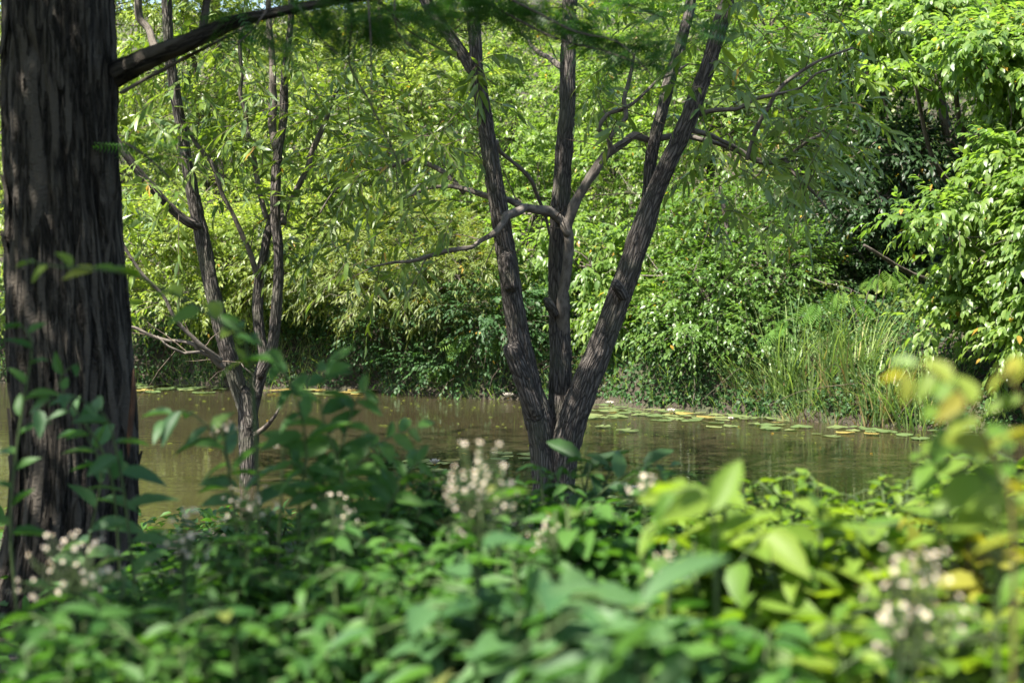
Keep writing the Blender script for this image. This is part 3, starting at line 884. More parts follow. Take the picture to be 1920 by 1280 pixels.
stick('branch_stub', pix([(478, 815, 6, -.1), (498, 800, 5, -.15), (515, 780, 3, -.2), (526, 760, 1, -.2)], LY), M['dark_bark'], fork, 8, 0.02, seed=54, wob=0.2)
stick('branch_stub', pix([(486, 740, 2.5, -.1), (470, 705, 2, -.1), (452, 680, 1, -.1)], LY), SB, fork, 6, 0.02, seed=55)
lv = Leaves()
cur = hanging(rng, lv, [
    (225, 420, 20, 330, 8.2, 9.6, 75, -0.1), (330, 520, 60, 300, 8.4, 9.6, 50, 0.1), (540, 720, 30, 300, 8.3, 9.6, 60, 0.25),
    (545, 680, 290, 540, 8.6, 9.6, 40, 0.2), (230, 340, 330, 480, 8.3, 9.3, 18, -0.2), (440, 560, 330, 480, 8.7, 9.3, 10, 0.1), (235, 330, 560, 600, 8.4, 8.7, 3, -.3)])
lvb = Leaves()
n = 480
dd = rdir(rng, n)
b = np.array([-1.9, 8.7, 4.7]) + dd * np.array([2.1, 1.7, 1.5]) * rng.uniform(0.3, 1, (n, 1)) ** 0.5
b = b[b[:, 2] > 3.2]
cur2 = sprays(rng, lvb, b, rng.normal(size=(len(b), 3)) * np.array([1, 1, .4]), rng.uniform(0.35, 0.8, len(b)), rng.uniform(0.3, 0.8, len(b)), 13, 0.125, 0.022, spread=0.6, hang=0.5, jit=0.5, flat=0.6)
lv.build(fork, M['willow'], T_LANCE, 'hanging_shoots', 240, LEAF['willow'])
lvb.build(fork, M['willow'], T_LANCE, 'crown')
twigs_obj(fork, cur + [cur2[::3]], 0.003, 0.001)

side_twigs(fork, 6)

# ------------------------------------------------------------------ the conifer at the left edge
CY = 4.5
cb = at(120, 1185, CY)
conifer = thing('conifer_tree', 'thick dark conifer trunk with stringy fissured bark at the left edge', 'tree', (cb[0], cb[1], gz(cb[0], cb[1])))
s_c = CY / F


def flute(th, s, r):
    base = np.clip(1 - s / 1.1, 0, 1)
    return r * (0.10 * np.cos(3 * th + 0.7) * base ** 1.4 + 0.05 * np.cos(7 * th + 1.9) * (0.25 + base)) + r * 0.16 * base ** 2


trp = pix([(100, 1330, 138), (108, 1180, 126), (130, 1040, 112), (142, 900, 110), (138, 760, 108), (130, 620, 104), (122, 480, 101), (117, 300, 98), (112, 100, 97), (108, -60, 95)], CY)
top = trp[-1].copy()
ext = [[top[0] - 0.005, top[1], z, max(0.02, 0.175 * (1 - (z - 2.3) / 11.5))] for z in (3.2, 4.5, 6, 8, 10, 12, 13.5)]
trunk = stick('trunk', np.vstack([trp, ext[:1]]), M['conifer_bark'], conifer, 150, 0.014, amp=0.020, freq=(26, 2.2), seed=61, wob=0.05, strips=True, flute=flute)
stick('upper_trunk', ext, M['conifer_bark'], conifer, 24, 0.12, amp=0.01, freq=(34, 2), seed=62)
# loose bark strips on the face of the trunk
rng = np.random.default_rng(62)
for k in range(46):
    th = rng.uniform(math.pi * 0.95, math.pi * 2.05)
    z0 = rng.uniform(0.35, 2.1)
    ln = rng.uniform(0.18, 0.5)
    i = np.argmin(np.abs(trp[:, 2] - z0)); j = min(max(i, 1), len(trp) - 2)
    rr = np.interp(z0, trp[::1, 2], trp[::1, 3]); cx = np.interp(z0, trp[:, 2], trp[:, 0]); cx1 = np.interp(z0 + ln, trp[:, 2], trp[:, 0])
    rr1 = np.interp(z0 + ln, trp[:, 2], trp[:, 3])
    w = rng.uniform(0.012, 0.028)
    pts, fc, bc = [], [], []
    m = 7
    for q in range(m):
        t = q / (m - 1)
        off = 0.006 + 0.016 * abs(2 * t - 1) ** 3 * rng.uniform(0.4, 1)
        r_ = rr + (rr1 - rr) * t + off + 0.012 * max(0, 1 - z0 / 0.8)
        ww = w * (1 - 0.8 * abs(2 * t - 1) ** 4) / r_
        a = th + 0.05 * math.sin(3 * t + k)
        for sgn, ro in ((-1, -0.004), (0, 0.004), (1, -0.004)):
            pts.append([cx + (cx1 - cx) * t + (r_ + ro) * math.cos(a + sgn * ww), CY + (r_ + ro) * math.sin(a + sgn * ww), z0 + ln * t])
            bc.append([a * 0.18 + sgn * w + k, 0.3, z0 + ln * t])
    for q in range(m - 1):
        a = q * 3
        fc += [[a, a + 1, a + 4, a + 3], [a + 1, a + 2, a + 5, a + 4]]
    obj('bark_strip', pts, [np.array(fc)], M['conifer_bark'], conifer, {'barkco': np.array(bc)})
# torn orange strip of inner bark on the right flank
tp = [at(246 + 5 * math.sin(y * 0.02), y, CY - 0.10) for y in range(690, 860, 24)]
V, fcs, a_ = tube([[*p, 0.009 * (1 - abs(2 * k / (len(tp) - 1) - 1) ** 3) + 0.001] for k, p in enumerate(tp)], 6, 0.03)
o_ = obj('torn_bark', V, fcs, M['orange_bark'], conifer, a_); o_['label'] = 'torn strip of orange inner bark'

stick('branch', pix([(130, 182, 26, .1), (185, 154, 25, .06), (230, 132, 22, 0), (270, 112, 20, -.07), (320, 92, 18, -.14), (355, 78, 17, -.25), (400, 58, 15, -.3), (450, 38, 12, -.35), (520, 22, 9, -.4), (620, 4, 7, -.45), (760, -10, 5, -.5), (900, 0, 3, -.5)], CY), M['conifer_bark'], conifer, 22, 0.02, amp=0.005, seed=63, wob=0.08)
stick('branch', pix([(376, 66, 7, -.28), (382, 40, 7, -.28), (388, 0, 7, -.28), (400, -60, 6, -.3), (440, -160, 3, -.3)], CY), M['conifer_bark'], conifer, 14, 0.02, amp=0.003, seed=64)
stick('branch', pix([(225, 175, 4, -.1), (270, 150, 4, -.1), (330, 118, 4, -.15), (380, 92, 3.5, -.2), (440, 62, 3, -.2), (480, 40, 2, -.2)], CY), M['dark_bark'], conifer, 8, 0.03, seed=65)
hang_tw = [
    [(640, -20, 3), (660, 30, 2.5), (655, 120, 2.2), (690, 185, 2), (720, 250, 1.7), (745, 300, 1.4), (765, 370, .8)],
    [(700, -10, 2), (770, 60, 2), (850, 105, 1.6), (930, 160, 1)],
    [(820, -20, 2.5), (900, 0, 2.2), (985, 45, 2), (1050, 75, 1.6), (1130, 95, 1.3), (1200, 120, .8)],
    [(900, -30, 2.5), (1000, 20, 2.2), (1080, 60, 2), (1160, 80, 1.5), (1230, 150, .8)],
    [(1000, -40, 2.5), (1100, -5, 2), (1180, 10, 1.6), (1260, 40, 1)],
    [(560, 10, 2), (590, 60, 1.6), (620, 90, 1.3), (650, 120, .8)],
    [(740, 0, 2), (745, 60, 1.6), (800, 110, 1.2), (850, 150, .8)],
    [(690, 0, 2), (695, 70, 1.6), (696, 150, 1.2), (700, 230, .8)],
    [(230, 265, 2), (270, 290, 1.8), (320, 335, 1.4), (360, 380, .8)],
    [(230, 285, 2), (265, 320, 1.7), (310, 370, 1.2), (350, 420, .8)],
    [(500, 20, 2), (470, 60, 1.6), (430, 95, 1.2)],
]
lvf = Leaves()
FV, FT = [], []
for k in range(13):                        # a feathery frond: paired needles on one axis
    x = 0.06 + 0.9 * k / 12
    hw = 0.5 * math.sin(math.pi * (0.12 + 0.8 * k / 12)) ** 0.7
    for sg in (1, -1):
        a = len(FV)
        FV += [(x - 0.012, 0, 0), (x + 0.022, 0, 0), (x + 0.07, sg * hw, -0.02)]
        FT += [(a, a + 1, a + 2)]
T_FROND = (np.array(FV, dtype=float), np.array(FT))
fr_mesh = single_mesh('frond_conifer', T_FROND, M['conifer'])
cv = []
for k, poly in enumerate(hang_tw):
    dy = -0.35 - 0.09 * (k % 4)
    w = pix([(p[0], p[1], p[2]) for p in poly], CY + dy)
    stick('twig', w, M['dark_bark'], conifer, 6, 0.03, seed=70 + k, wob=0.1)
rngc = np.random.default_rng(77)


def fronds(lv, path_pts, n, L, W, side=0.9, down=0.25, jit=0.5):
    t = rngc.uniform(0, 1, n) ** 0.8 * (len(path_pts) - 1.001)
    i = t.astype(int); f = (t - i)[:, None]
    P = path_pts[i] * (1 - f) + path_pts[i + 1] * f
    tan = norm(path_pts[i + 1] - path_pts[i])
    s = norm(np.cross(tan, UP + rngc.normal(size=(n, 3)) * 0.2)) * np.where(rngc.random(n) < 0.5, 1, -1)[:, None]
    A = tan * 0.5 + s * side + np.array([0, 0, -down]) + rngc.normal(size=(n, 3)) * jit * 0.5
    lv.add(P, A, UP + rngc.normal(size=(n, 3)) * jit, L * rngc.uniform(0.6, 1.2, n), W * rngc.uniform(0.8, 1.2, n), rngc.uniform(0.1, 0.8, n))


for (x0, y0, x1, y1, dY, n) in ((430, 50, 760, -10, -.4, 130), (480, 60, 700, 40, -.5, 120), (560, 30, 900, 10, -.5, 150), (700, 20, 1000, 10, -.6, 170), (860, 5, 1110, 70, -.55, 120),
                               (950, 0, 1230, 105, -.6, 170), (1060, 40, 1240, 130, -.5, 150), (1080, -10, 1330, 40, -.6, 110), (1180, 20, 1340, 60, -.5, 50), (600, 60, 800, 40, -.3, 60),
                               (380, 45, 470, 50, -.4, 20), (230, 235, 320, 275, -.2, 26), (640, -40, 1300, -60, -.5, 240), (300, -60, 800, -90, -.3, 120), (1240, 60, 1290, 150, -.5, 24)):
    a, c = at(x0, y0, CY + dY), at(x1, y1, CY + dY + 0.2)
    ts = np.linspace(0, 1, 8)[:, None]
    path = a * (1 - ts) + c * ts + rngc.normal(size=(8, 3)) * 0.03
    fronds(lvf, path, int(n * (.85 if x0 < 900 else .45)), 0.13, 0.050)
lvf.build(conifer, M['conifer'], T_FROND, 'hanging_sprays', 260, fr_mesh, pname='frond')
# whorls of limbs above the frame carry the crown that shades the near bank
lvc = Leaves()
FV2 = [(x, y, 0) for x, y in ((0, 0), (0.3, 0.5), (0.38, 0), (0.3, -0.5), (0.75, 0.36), (1, 0), (0.75, -0.36))]
T_TUFT = (np.array(FV2, dtype=float), np.array([(0, 2, 1), (0, 3, 2), (2, 5, 4), (2, 6, 5)]))
limb = []
for k in range(64):
    z = 2.75 + 10.2 * (k / 63) ** 1.15
    az = k * 2.399 + rngc.normal() * 0.2
    ln = (3.3 * (1 - (z - 2.6) / 12.0) + 0.3) * rngc.uniform(0.75, 1.1)
    p0 = np.array([top[0], CY, z]); dv = np.array([math.cos(az), math.sin(az), 0.12])
    if dv[1] < -0.2 and z < 3.6:
        ln *= 0.75
    ts = np.linspace(0, 1, 7)[:, None]
    path = p0 + dv * ln * ts + np.array([0, 0, -0.28]) * ln * ts ** 2
    limb.append(path)
    sub = np.vstack([path])
    for q in range(16):
        f = rngc.uniform(0.15, 1)
        b0 = p0 + dv * ln * f + np.array([0, 0, -0.28]) * ln * f * f
        sd = np.array([-dv[1], dv[0], 0]) * (1 if q % 2 else -1)
        e = b0 + (sd * 0.75 + dv * 0.5 + np.array([0, 0, -0.15])) * rngc.uniform(0.3, 0.75) * (1.2 - 0.5 * f)
        fronds(lvc, b0 + (e - b0) * np.linspace(0, 1, 4)[:, None], 14, 0.16, 0.085)
limb = np.array(limb)
V, fcs = thin_tubes(limb, np.full(len(limb), 0.03), np.full(len(limb), 0.006), 5)
obj('limbs', V, fcs, M['dark_bark'], conifer, kind='stuff')
for k in range(len(lvc.d)):                # nothing of the high crown hangs into the picture; the sprays there are the fine ones above
    P_, A_, N_, L_, W_, t_ = lvc.d[k]
    qx, qy, qd = project(P_ + A_ * L_[:, None] * .5)
    m_ = (qy < -60) | (qx < -100) | (qx > 2020) | (P_[:, 1] < 0.1)
    lvc.d[k] = tuple(v[m_] for v in (P_, A_, N_, L_, W_, t_))
lvc.build(conifer, M['conifer'], T_TUFT, 'crown')


# ------------------------------------------------------------------ trees and shrubs on the far bank
TR = 'trees crowding the far bank'
bush('leafy_tree', 'yellow green small-leaved tree on the far bank, partly behind the conifer trunk', 'tree',
     [(-40, 250, 17.6, 240, 260), (150, 40, 17.8, 260, 220), (60, 480, 17.2, 220, 140), (240, 330, 17.4, 200, 200), (-60, -150, 18, 260, 200)], 'yellow', 0.085, 0.034, 201, n_sub=230, twigs=11, K=10, parts=40, group=TR)
bush('leafy_tree', 'bright yellow green tree seen between the leaning willow stem and the conifer', 'tree',
     [(340, 130, 18.2, 220, 220), (420, 330, 17.8, 220, 170), (330, -120, 18.6, 260, 200), (470, 90, 18.4, 180, 200)], 'yellow', 0.09, 0.030, 202, n_sub=250, twigs=11, K=10, parts=60, group=TR)
bush('leafy_tree', 'sunlit yellow green tree filling the gap between the two willows', 'tree',
     [(640, 120, 18.6, 230, 200), (760, 260, 18.0, 230, 190), (640, 330, 17.6, 190, 150), (700, -130, 19, 300, 180), (850, 60, 18.8, 180, 170)], 'yellow', 0.085, 0.034, 203, n_sub=320, twigs=11, K=10, parts=80, group=TR)
bush('leafy_tree', 'pale green open tree behind the middle willow stem, sky showing at its top', 'tree',
     [(960, 260, 18.0, 170, 160), (1060, 210, 18.4, 150, 130), (1000, 400, 17.2, 190, 110), (1150, 330, 17.6, 150, 150)], 'fresh', 0.085, 0.036, 204, n_sub=190, twigs=11, K=10, parts=60, group=TR)
bush('leafy_tree', 'fresh green tree behind the right willow stem', 'tree',
     [(1260, 120, 17.4, 190, 190), (1360, 260, 16.6, 190, 170), (1250, 330, 16.8, 170, 130), (1330, -120, 17.8, 240, 170), (1440, 60, 17.0, 170, 170)], 'fresh', 0.085, 0.036, 205, n_sub=270, twigs=11, K=10, parts=80, group=TR)
bush('leafy_tree', 'glossy dark green tree rising at the top right behind the overhanging boughs', 'tree',
     [(1560, 60, 15.6, 190, 150), (1700, 40, 15.2, 200, 140), (1620, -140, 15.8, 260, 150), (1860, -80, 15.2, 220, 160), (1530, 230, 15.4, 140, 120)], 'mid', 0.085, 0.046, 206, n_sub=260, twigs=10, K=9, parts=100, group=TR)
bush('leafy_tree', 'broad-leaved tree whose layered sunlit boughs overhang the dark hollow', 'tree',
     [(1900, 95, 12.7, 110, 50, 1.0), (1800, 110, 12.9, 100, 36, 1.1), (1715, 155, 13.0, 90, 22, 1.0), (1890, 170, 12.5, 60, 22, .8), (2010, 160, 12.5, 150, 130, .9), (1750, 60, 14.3, 170, 50, 1.0)], 'fresh', 0.105, 0.052, 207, n_sub=190, twigs=9, K=9, tmpl=T_OVATE, tw_len=0.30,
     droop=0.45, hang=0.35, sub_r=(0.12, 0.26), parts=220, group=TR, base=(4.6, 13.6), trunk_r=0.07)
bush('leafy_tree', 'broad-leaved tree spilling down to the water at the right edge', 'tree',
     [(1905, 300, 12.0, 60, 36, .4), (1850, 355, 12.0, 60, 24, .45), (1785, 395, 11.9, 60, 20, .4), (1710, 425, 11.8, 50, 14, .3), (1620, 460, 11.7, 36, 8, .15), (1900, 430, 12, 70, 40, .5), (1820, 480, 12.0, 60, 30, .4),
      (1850, 560, 11.8, 80, 36, .4), (1780, 610, 11.8, 60, 24, .3), (1905, 640, 11.5, 60, 50, .4), (2010, 480, 11.5, 110, 170, .6)], 'fresh', 0.10, 0.050, 208, n_sub=210, twigs=9, K=9, tmpl=T_OVATE, tw_len=0.36,
     droop=0.4, hang=0.35, sub_r=(0.10, 0.24), parts=260, group=TR, base=(4.5, 12.9), trunk_r=0.06)
bush('leafy_shrub', 'sunlit broad-leaved shrub showing between the middle and right willow stems', 'shrub',
     [(1110, 500, 15.0, 90, 70, .5), (1150, 600, 14.7, 70, 40, .4), (1230, 480, 14.9, 90, 50, .5), (1200, 590, 14.4, 80, 40, .4), (1010, 470, 15.4, 80, 60, .5)], 'fresh', 0.105, 0.046, 209, n_sub=100, twigs=8, K=9, tmpl=T_OVATE, hang=0.5, droop=0.4,
     sub_r=(0.14, 0.28), parts=160, group=TR)
bush('leafy_shrub', 'dense small-leaved shrub in half shade behind the thin sapling', 'shrub',
     [(1340, 450, 14.6, 130, 90), (1330, 560, 14.0, 120, 80), (1440, 520, 13.9, 120, 80), (1280, 620, 13.8, 80, 40), (1420, 620, 13.6, 80, 40)], 'mid', 0.060, 0.032, 210, n_sub=170, twigs=10, K=10, parts=60, group=TR)
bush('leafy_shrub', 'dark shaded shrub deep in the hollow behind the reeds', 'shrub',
     [(1600, 430, 14.9, 150, 120), (1740, 520, 14.4, 140, 130), (1560, 580, 14.4, 150, 110), (1720, 340, 15.2, 140, 110), (1730, 280, 13.8, 90, 45, .35), (1650, 370, 13.9, 90, 60, .4), (1690, 300, 14.2, 100, 70, .4)], 'deep', 0.080, 0.042, 211, n_sub=290, twigs=10, K=9, parts=60, group=TR)  # dark-leaved upper lobes stand in for the shade inside the hollow
bush('leafy_shrub', 'olive shrub with narrow leaves under the hanging willow shoots', 'shrub',
     [(640, 510, 15.9, 140, 80), (780, 470, 15.9, 140, 90), (720, 550, 15.4, 130, 40), (860, 520, 15.2, 110, 70)], 'olive', 0.095, 0.020, 212, n_sub=150, twigs=11, K=11, parts=60, group=TR)
bush('leafy_shrub', 'pale green shrub low behind the leaning willow stem', 'shrub',
     [(300, 470, 16.4, 150, 90), (430, 490, 16.2, 130, 80), (560, 450, 16.2, 120, 90), (330, 560, 16.1, 150, 36)], 'yellow', 0.075, 0.030, 213, n_sub=170, twigs=11, K=10, parts=50, group=TR)
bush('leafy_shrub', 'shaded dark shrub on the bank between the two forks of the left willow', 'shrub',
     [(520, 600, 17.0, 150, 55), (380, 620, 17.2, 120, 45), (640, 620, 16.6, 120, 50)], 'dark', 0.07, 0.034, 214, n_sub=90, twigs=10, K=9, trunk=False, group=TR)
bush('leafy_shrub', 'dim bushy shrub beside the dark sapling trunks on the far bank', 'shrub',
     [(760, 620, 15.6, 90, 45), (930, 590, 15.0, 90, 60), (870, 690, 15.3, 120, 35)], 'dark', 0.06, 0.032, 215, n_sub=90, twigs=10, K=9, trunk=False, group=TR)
bush('leafy_shrub', 'small light green spray leaning over the lily pads from the bank', 'shrub',
     [(1265, 690, 13.9, 50, 30, .25), (1245, 735, 13.6, 30, 18, .15), (1300, 700, 13.9, 40, 24, .2)], 'fresh', 0.085, 0.045, 216, n_sub=24, twigs=6, K=8, tmpl=T_OVATE, trunk=False, sub_r=(0.08, 0.14), tw_len=0.25, hang=.5, parts=90, group=TR)
for k, (lab, lobes, mt) in enumerate((
        ('distant tree crown farthest left above the hillside', [(-300, 60, 24, 420, 420), (50, -200, 25, 400, 300)], 'yellow'),
        ('distant tree crown above the forked willow', [(420, 120, 24, 330, 380), (380, -260, 25, 330, 260)], 'yellow'),
        ('distant tree crown between the willows, high on the slope', [(800, 230, 24, 300, 240), (760, -120, 25, 260, 190)], 'fresh'),
        ('distant tree crown behind the right willow stem', [(1320, 120, 23, 260, 330), (1420, -260, 24, 330, 260)], 'fresh'),
        ('distant dark tree crown behind the top right boughs', [(1750, 120, 20, 340, 380), (2150, 40, 19, 360, 480)], 'mid'))):
    bush('distant_tree', lab, 'tree', lobes, mt, 0.13, 0.065, 230 + k, n_sub=210, twigs=10, K=7, tw_len=0.55, sub_r=(0.35, 0.65), group='distant trees up the slope', trunk_r=0.1)
bush('distant_tree', 'low distant tree closing the gap behind the middle stem', 'tree', [(1060, 330, 23, 260, 200), (1100, 520, 21, 300, 160)], 'fresh', 0.12, 0.06, 236, n_sub=150, twigs=10, K=8, tw_len=0.5, sub_r=(0.3, 0.6), group='distant trees up the slope', trunk_r=0.09)
bush('distant_tree', 'low distant shrub mass behind the olive shrub', 'tree', [(520, 480, 21, 420, 150), (850, 500, 20, 300, 150)], 'mid', 0.12, 0.06, 237, n_sub=170, twigs=10, K=8, tw_len=0.5, sub_r=(0.3, 0.6), group='distant trees up the slope', trunk_r=0.09)


def sapling(label, poly, Y, seed, name='sapling'):
    w = pix(poly, Y)
    r_ = thing(name, label, 'sapling', (w[0][0], w[0][1], gz(w[0][0], w[0][1])), None)
    stick('trunk', w, M['dark_bark'], r_, 12, 0.04, amp=0.004, seed=seed, wob=0.12)
    rg = np.random.default_rng(seed)
    lv = Leaves()
    n = 16
    b = w[-1, :3] + rg.normal(size=(n, 3)) * np.array([.25, .2, .2])
    c_ = sprays(rg, lv, b, rdir(rg, n), 0.3, 0.3, 9, 0.07, 0.035)
    lv.build(r_, M['mid'], T_SMALL, 'crown')
    twigs_obj(r_, [c_])
    return r_, w


s1, w1 = sapling('thin bare-stemmed sapling leaning over the bank left of the reeds', [(1404, 720, 6), (1398, 660, 6), (1388, 600, 5.5), (1376, 540, 5), (1368, 480, 4.5), (1362, 420, 4), (1350, 350, 3)], 14.0, 251)
stick('branch', pix([(1385, 590, 2.5), (1350, 610, 2), (1320, 628, 1.6), (1296, 634, 1)], 13.9), M['dark_bark'], s1, 6, 0.05, seed=3)
sapling('dark slanting sapling trunk in shade left of the willow base', [(868, 700, 9), (850, 650, 9), (832, 600, 8), (818, 560, 8), (800, 520, 7), (770, 440, 5)], 15.5, 252)
sapling('second dark sapling trunk standing close beside the slanting one', [(862, 705, 7), (852, 640, 7), (846, 580, 6), (842, 520, 5), (850, 430, 4)], 15.7, 253)
sapling('slim dark trunk half hidden in the hollow behind the reeds', [(1455, 620, 8), (1446, 580, 8), (1440, 540, 7), (1432, 470, 6)], 14.4, 254)

# silk trees with feathery double-pinnate leaves
FV, FT = [], []
for k in range(11):
    x = 0.12 + 0.85 * k / 10
    hw = 0.5 * math.sin(math.pi * (0.16 + 0.72 * k / 10)) ** 0.8
    for sg in (1, -1):
        a = len(FV)
        FV += [(x, 0, 0), (x + 0.05, sg * hw * 0.5 - 0.0, 0.015), (x + 0.10, sg * hw, -0.03), (x + 0.035 + 0.03, sg * hw * 0.5, 0.0)]
        FT += [(a, a + 1, a + 2), (a, a + 2, a + 3)]
    # wider leaflets
for i in range(0, len(FV), 4):
    x, y, z = FV[i + 1]; FV[i + 1] = (x - 0.018, y, z); x, y, z = FV[i + 3]; FV[i + 3] = (x + 0.008, y, z)
T_PINNA = (np.array(FV, dtype=float), np.array(FT))
pin_mesh = single_mesh('silk_leaf', T_PINNA, M['silk'])


def silk(label, poly, Y, spots, seed, L=0.26, per=5):
    w = pix(poly, Y)
    r_ = thing('silk_tree', label, 'tree', (w[0][0], w[0][1], gz(w[0][0], w[0][1])))
    stick('trunk', w, M['dark_bark'], r_, 9, 0.05, seed=seed)
    rg = np.random.default_rng(seed)
    lv = Leaves()
    for (px, py, dY, dx, sc__) in spots:
        p = at(px, py, Y + dY)
        q = w[min(len(w) - 1, 1 + int(rg.integers(len(w) - 1))), :3]
        stick('branch', [[*q, 0.008], [*((p + q) / 2 + [0, 0, 0.08]), 0.006], [*p, 0.003]], M['dark_bark'], r_, 6, 0.06, seed=seed)
        n = per
        ang = np.linspace(-1.0, 1.0, n) + rg.normal(size=n) * 0.12
        A = np.stack([dx * np.cos(ang) * 0.8 + rg.normal(size=n) * .1, -0.35 + 0.5 * np.sin(ang), -0.45 - 0.25 * np.abs(np.sin(ang)) + rg.normal(size=n) * .08], -1)
        lv.add(np.repeat(p[None], n, 0) + rg.normal(size=(n, 3)) * 0.03, A, UP * 0.7 + np.array([0, -0.6, 0]) + rg.normal(size=(n, 3)) * .2, L * sc__ * rg.uniform(.8, 1.15, n), 0.135 * sc__ * rg.uniform(.9, 1.1, n), rg.uniform(.2, .8, n))
    lv.build(r_, M['silk'], T_PINNA, 'crown', 300, pin_mesh, keep_all_single=True, pname='feathery_leaf')


silk('silk tree with feathery fern-like leaves hanging over the reeds', [(1640, 760, 6), (1630, 690, 5), (1612, 620, 4), (1600, 570, 3)], 13.2,
     [(1470, 600, -.5, -.9, 1.0), (1530, 565, -.5, -.7, 1.1), (1565, 545, -.5, -.2, 1.15), (1595, 550, -.5, .5, 1.1),
      (1650, 505, -.2, .3, .9), (1670, 515, -.2, .7, .9), (1640, 520, -.1, -.6, .8), ], 261, per=4)
silk('small shaded silk tree with fern-like leaves left of the willow base', [(905, 715, 6), (900, 680, 5), (895, 640, 4), (900, 610, 3)], 15.0,
     [(880, 630, -.2, -.8, 1.1), (910, 625, -.2, .2, 1.1), (930, 640, -.2, .8, 1.0), (865, 650, -.2, -.9, .9), (1000, 580, .2, .5, 1), (985, 600, .2, -.4, 1), (890, 610, .1, .4, .8)], 262)
silk('tiny silk tree seedling with pale fern-like leaves near the waterline', [(838, 728, 3), (836, 715, 3), (832, 700, 2)], 15.3,
     [(815, 690, -.2, -.9, .8), (840, 690, -.2, .7, .8), (825, 685, -.2, .1, .8)], 263)

# ------------------------------------------------------------------ reeds, bank grass and creepers
reed_mesh = [single_mesh('blade_reed', t, M['reed']) for t in T_BLADE]
straw_mesh = [single_mesh('blade_straw', t, M['straw']) for t in T_BLADE]


def reed_clump(label, px, py, h, spread, n, seed, straw=0.2, lean=0.0, dry=False, group='reed clumps on the right bank', name='reed_clump', wd=0.014):
    rg = np.random.default_rng(seed)
    c = at_z(px, py, 0.0)
    c[1] += 0.12
    r_ = thing(name, label, 'reeds' if name == 'reed_clump' else 'grass', (c[0], c[1], min(gz(c[0], c[1]), 0.05)), group)
    for k in range(int(n * 0.9)):
        a = rg.uniform(0, 2 * math.pi)
        d = rg.uniform(0, 1) ** 0.6 * spread
        b = c + np.array([math.cos(a) * d, math.sin(a) * d * 0.6, 0])
        b[2] = min(gz(b[0], b[1]), 0.3) - 0.02
        tilt = rg.uniform(0.02, 0.42) + d * 0.5
        az = a + rg.normal() * 0.6
        A = norm(np.array([math.cos(az) * tilt + lean + rg.normal() * 0.06, math.sin(az) * tilt * 0.7, 1.0]))
        N = np.array([-math.cos(az), -math.sin(az), 0.2]) + rg.normal(size=3) * 0.3
        N = norm(N - A * np.dot(N, A)); S = np.cross(N, A)
        L = h * 1.0 * rg.uniform(0.35, 1.1)
        is_s = rg.random() < straw
        if is_s:
            L *= 0.6
        ms = (straw_mesh if is_s else reed_mesh)[int(rg.choice(3, p=(0.3, 0.4, 0.3)))]
        place('dry_blade' if is_s else 'blade', ms, r_, b, A * L, S * wd * rg.uniform(.7, 1.2), N * L)
    return r_


reed_clump('tall reed clump standing straight at the left of the reed bed', 1480, 785, 1.15, 0.10, 70, 301, 0.12, 0.02)
reed_clump('reed clump with long arching blades in the middle of the reed bed', 1540, 788, 1.05, 0.22, 110, 302, 0.15, 0.08)
reed_clump('reed clump crossing blades behind the dry straw tuft', 1610, 792, 1.10, 0.22, 110, 303, 0.2, -0.05)
reed_clump('reed clump beside the dry straw tuft, blades bent over the water', 1665, 800, 1.0, 0.2, 90, 304, 0.2, 0.06)
reed_clump('tall sparse reeds at the right end of the reed bed', 1735, 806, 1.05, 0.22, 60, 305, 0.2, 0.0)
reed_clump('low lit grass tuft arching into the water left of the reeds', 1405, 776, 0.55, 0.22, 110, 306, 0.35, -0.25, group='bank grass tufts', name='grass_tuft', wd=0.009)
reed_clump('yellowing grass tuft in front of the tall reeds', 1450, 782, 0.6, 0.2, 110, 307, 0.4, -0.2, group='bank grass tufts', name='grass_tuft', wd=0.009)
reed_clump('straw coloured dead tuft at the foot of the reeds', 1690, 800, 0.5, 0.14, 120, 308, 0.85, 0.0, group='bank grass tufts', name='grass_tuft', wd=0.009)
reed_clump('dark green grass tuft behind the lily pads right of the willow', 1195, 752, 0.55, 0.22, 90, 309, 0.15, 0.05, group='bank grass tufts', name='grass_tuft', wd=0.009)
reed_clump('grass tuft hanging to the water just left of the willow base', 950, 742, 0.5, 0.25, 90, 310, 0.3, 0.05, group='bank grass tufts', name='grass_tuft', wd=0.009)
reed_clump('thin dry grass tuft under the leaning spray by the lily pads', 1290, 762, 0.4, 0.2, 80, 311, 0.5, -0.05, group='bank grass tufts', name='grass_tuft', wd=0.008)
reed_clump('green grass tuft at the foot of the thin sapling', 1350, 762, 0.5, 0.25, 80, 312, 0.2, 0.05, group='bank grass tufts', name='grass_tuft', wd=0.009)
reed_clump('dull dry grass tuft on the shaded bank under the olive shrub', 690, 722, 0.55, 0.35, 90, 313, 0.6, 0.0, group='bank grass tufts', name='grass_tuft', wd=0.01)

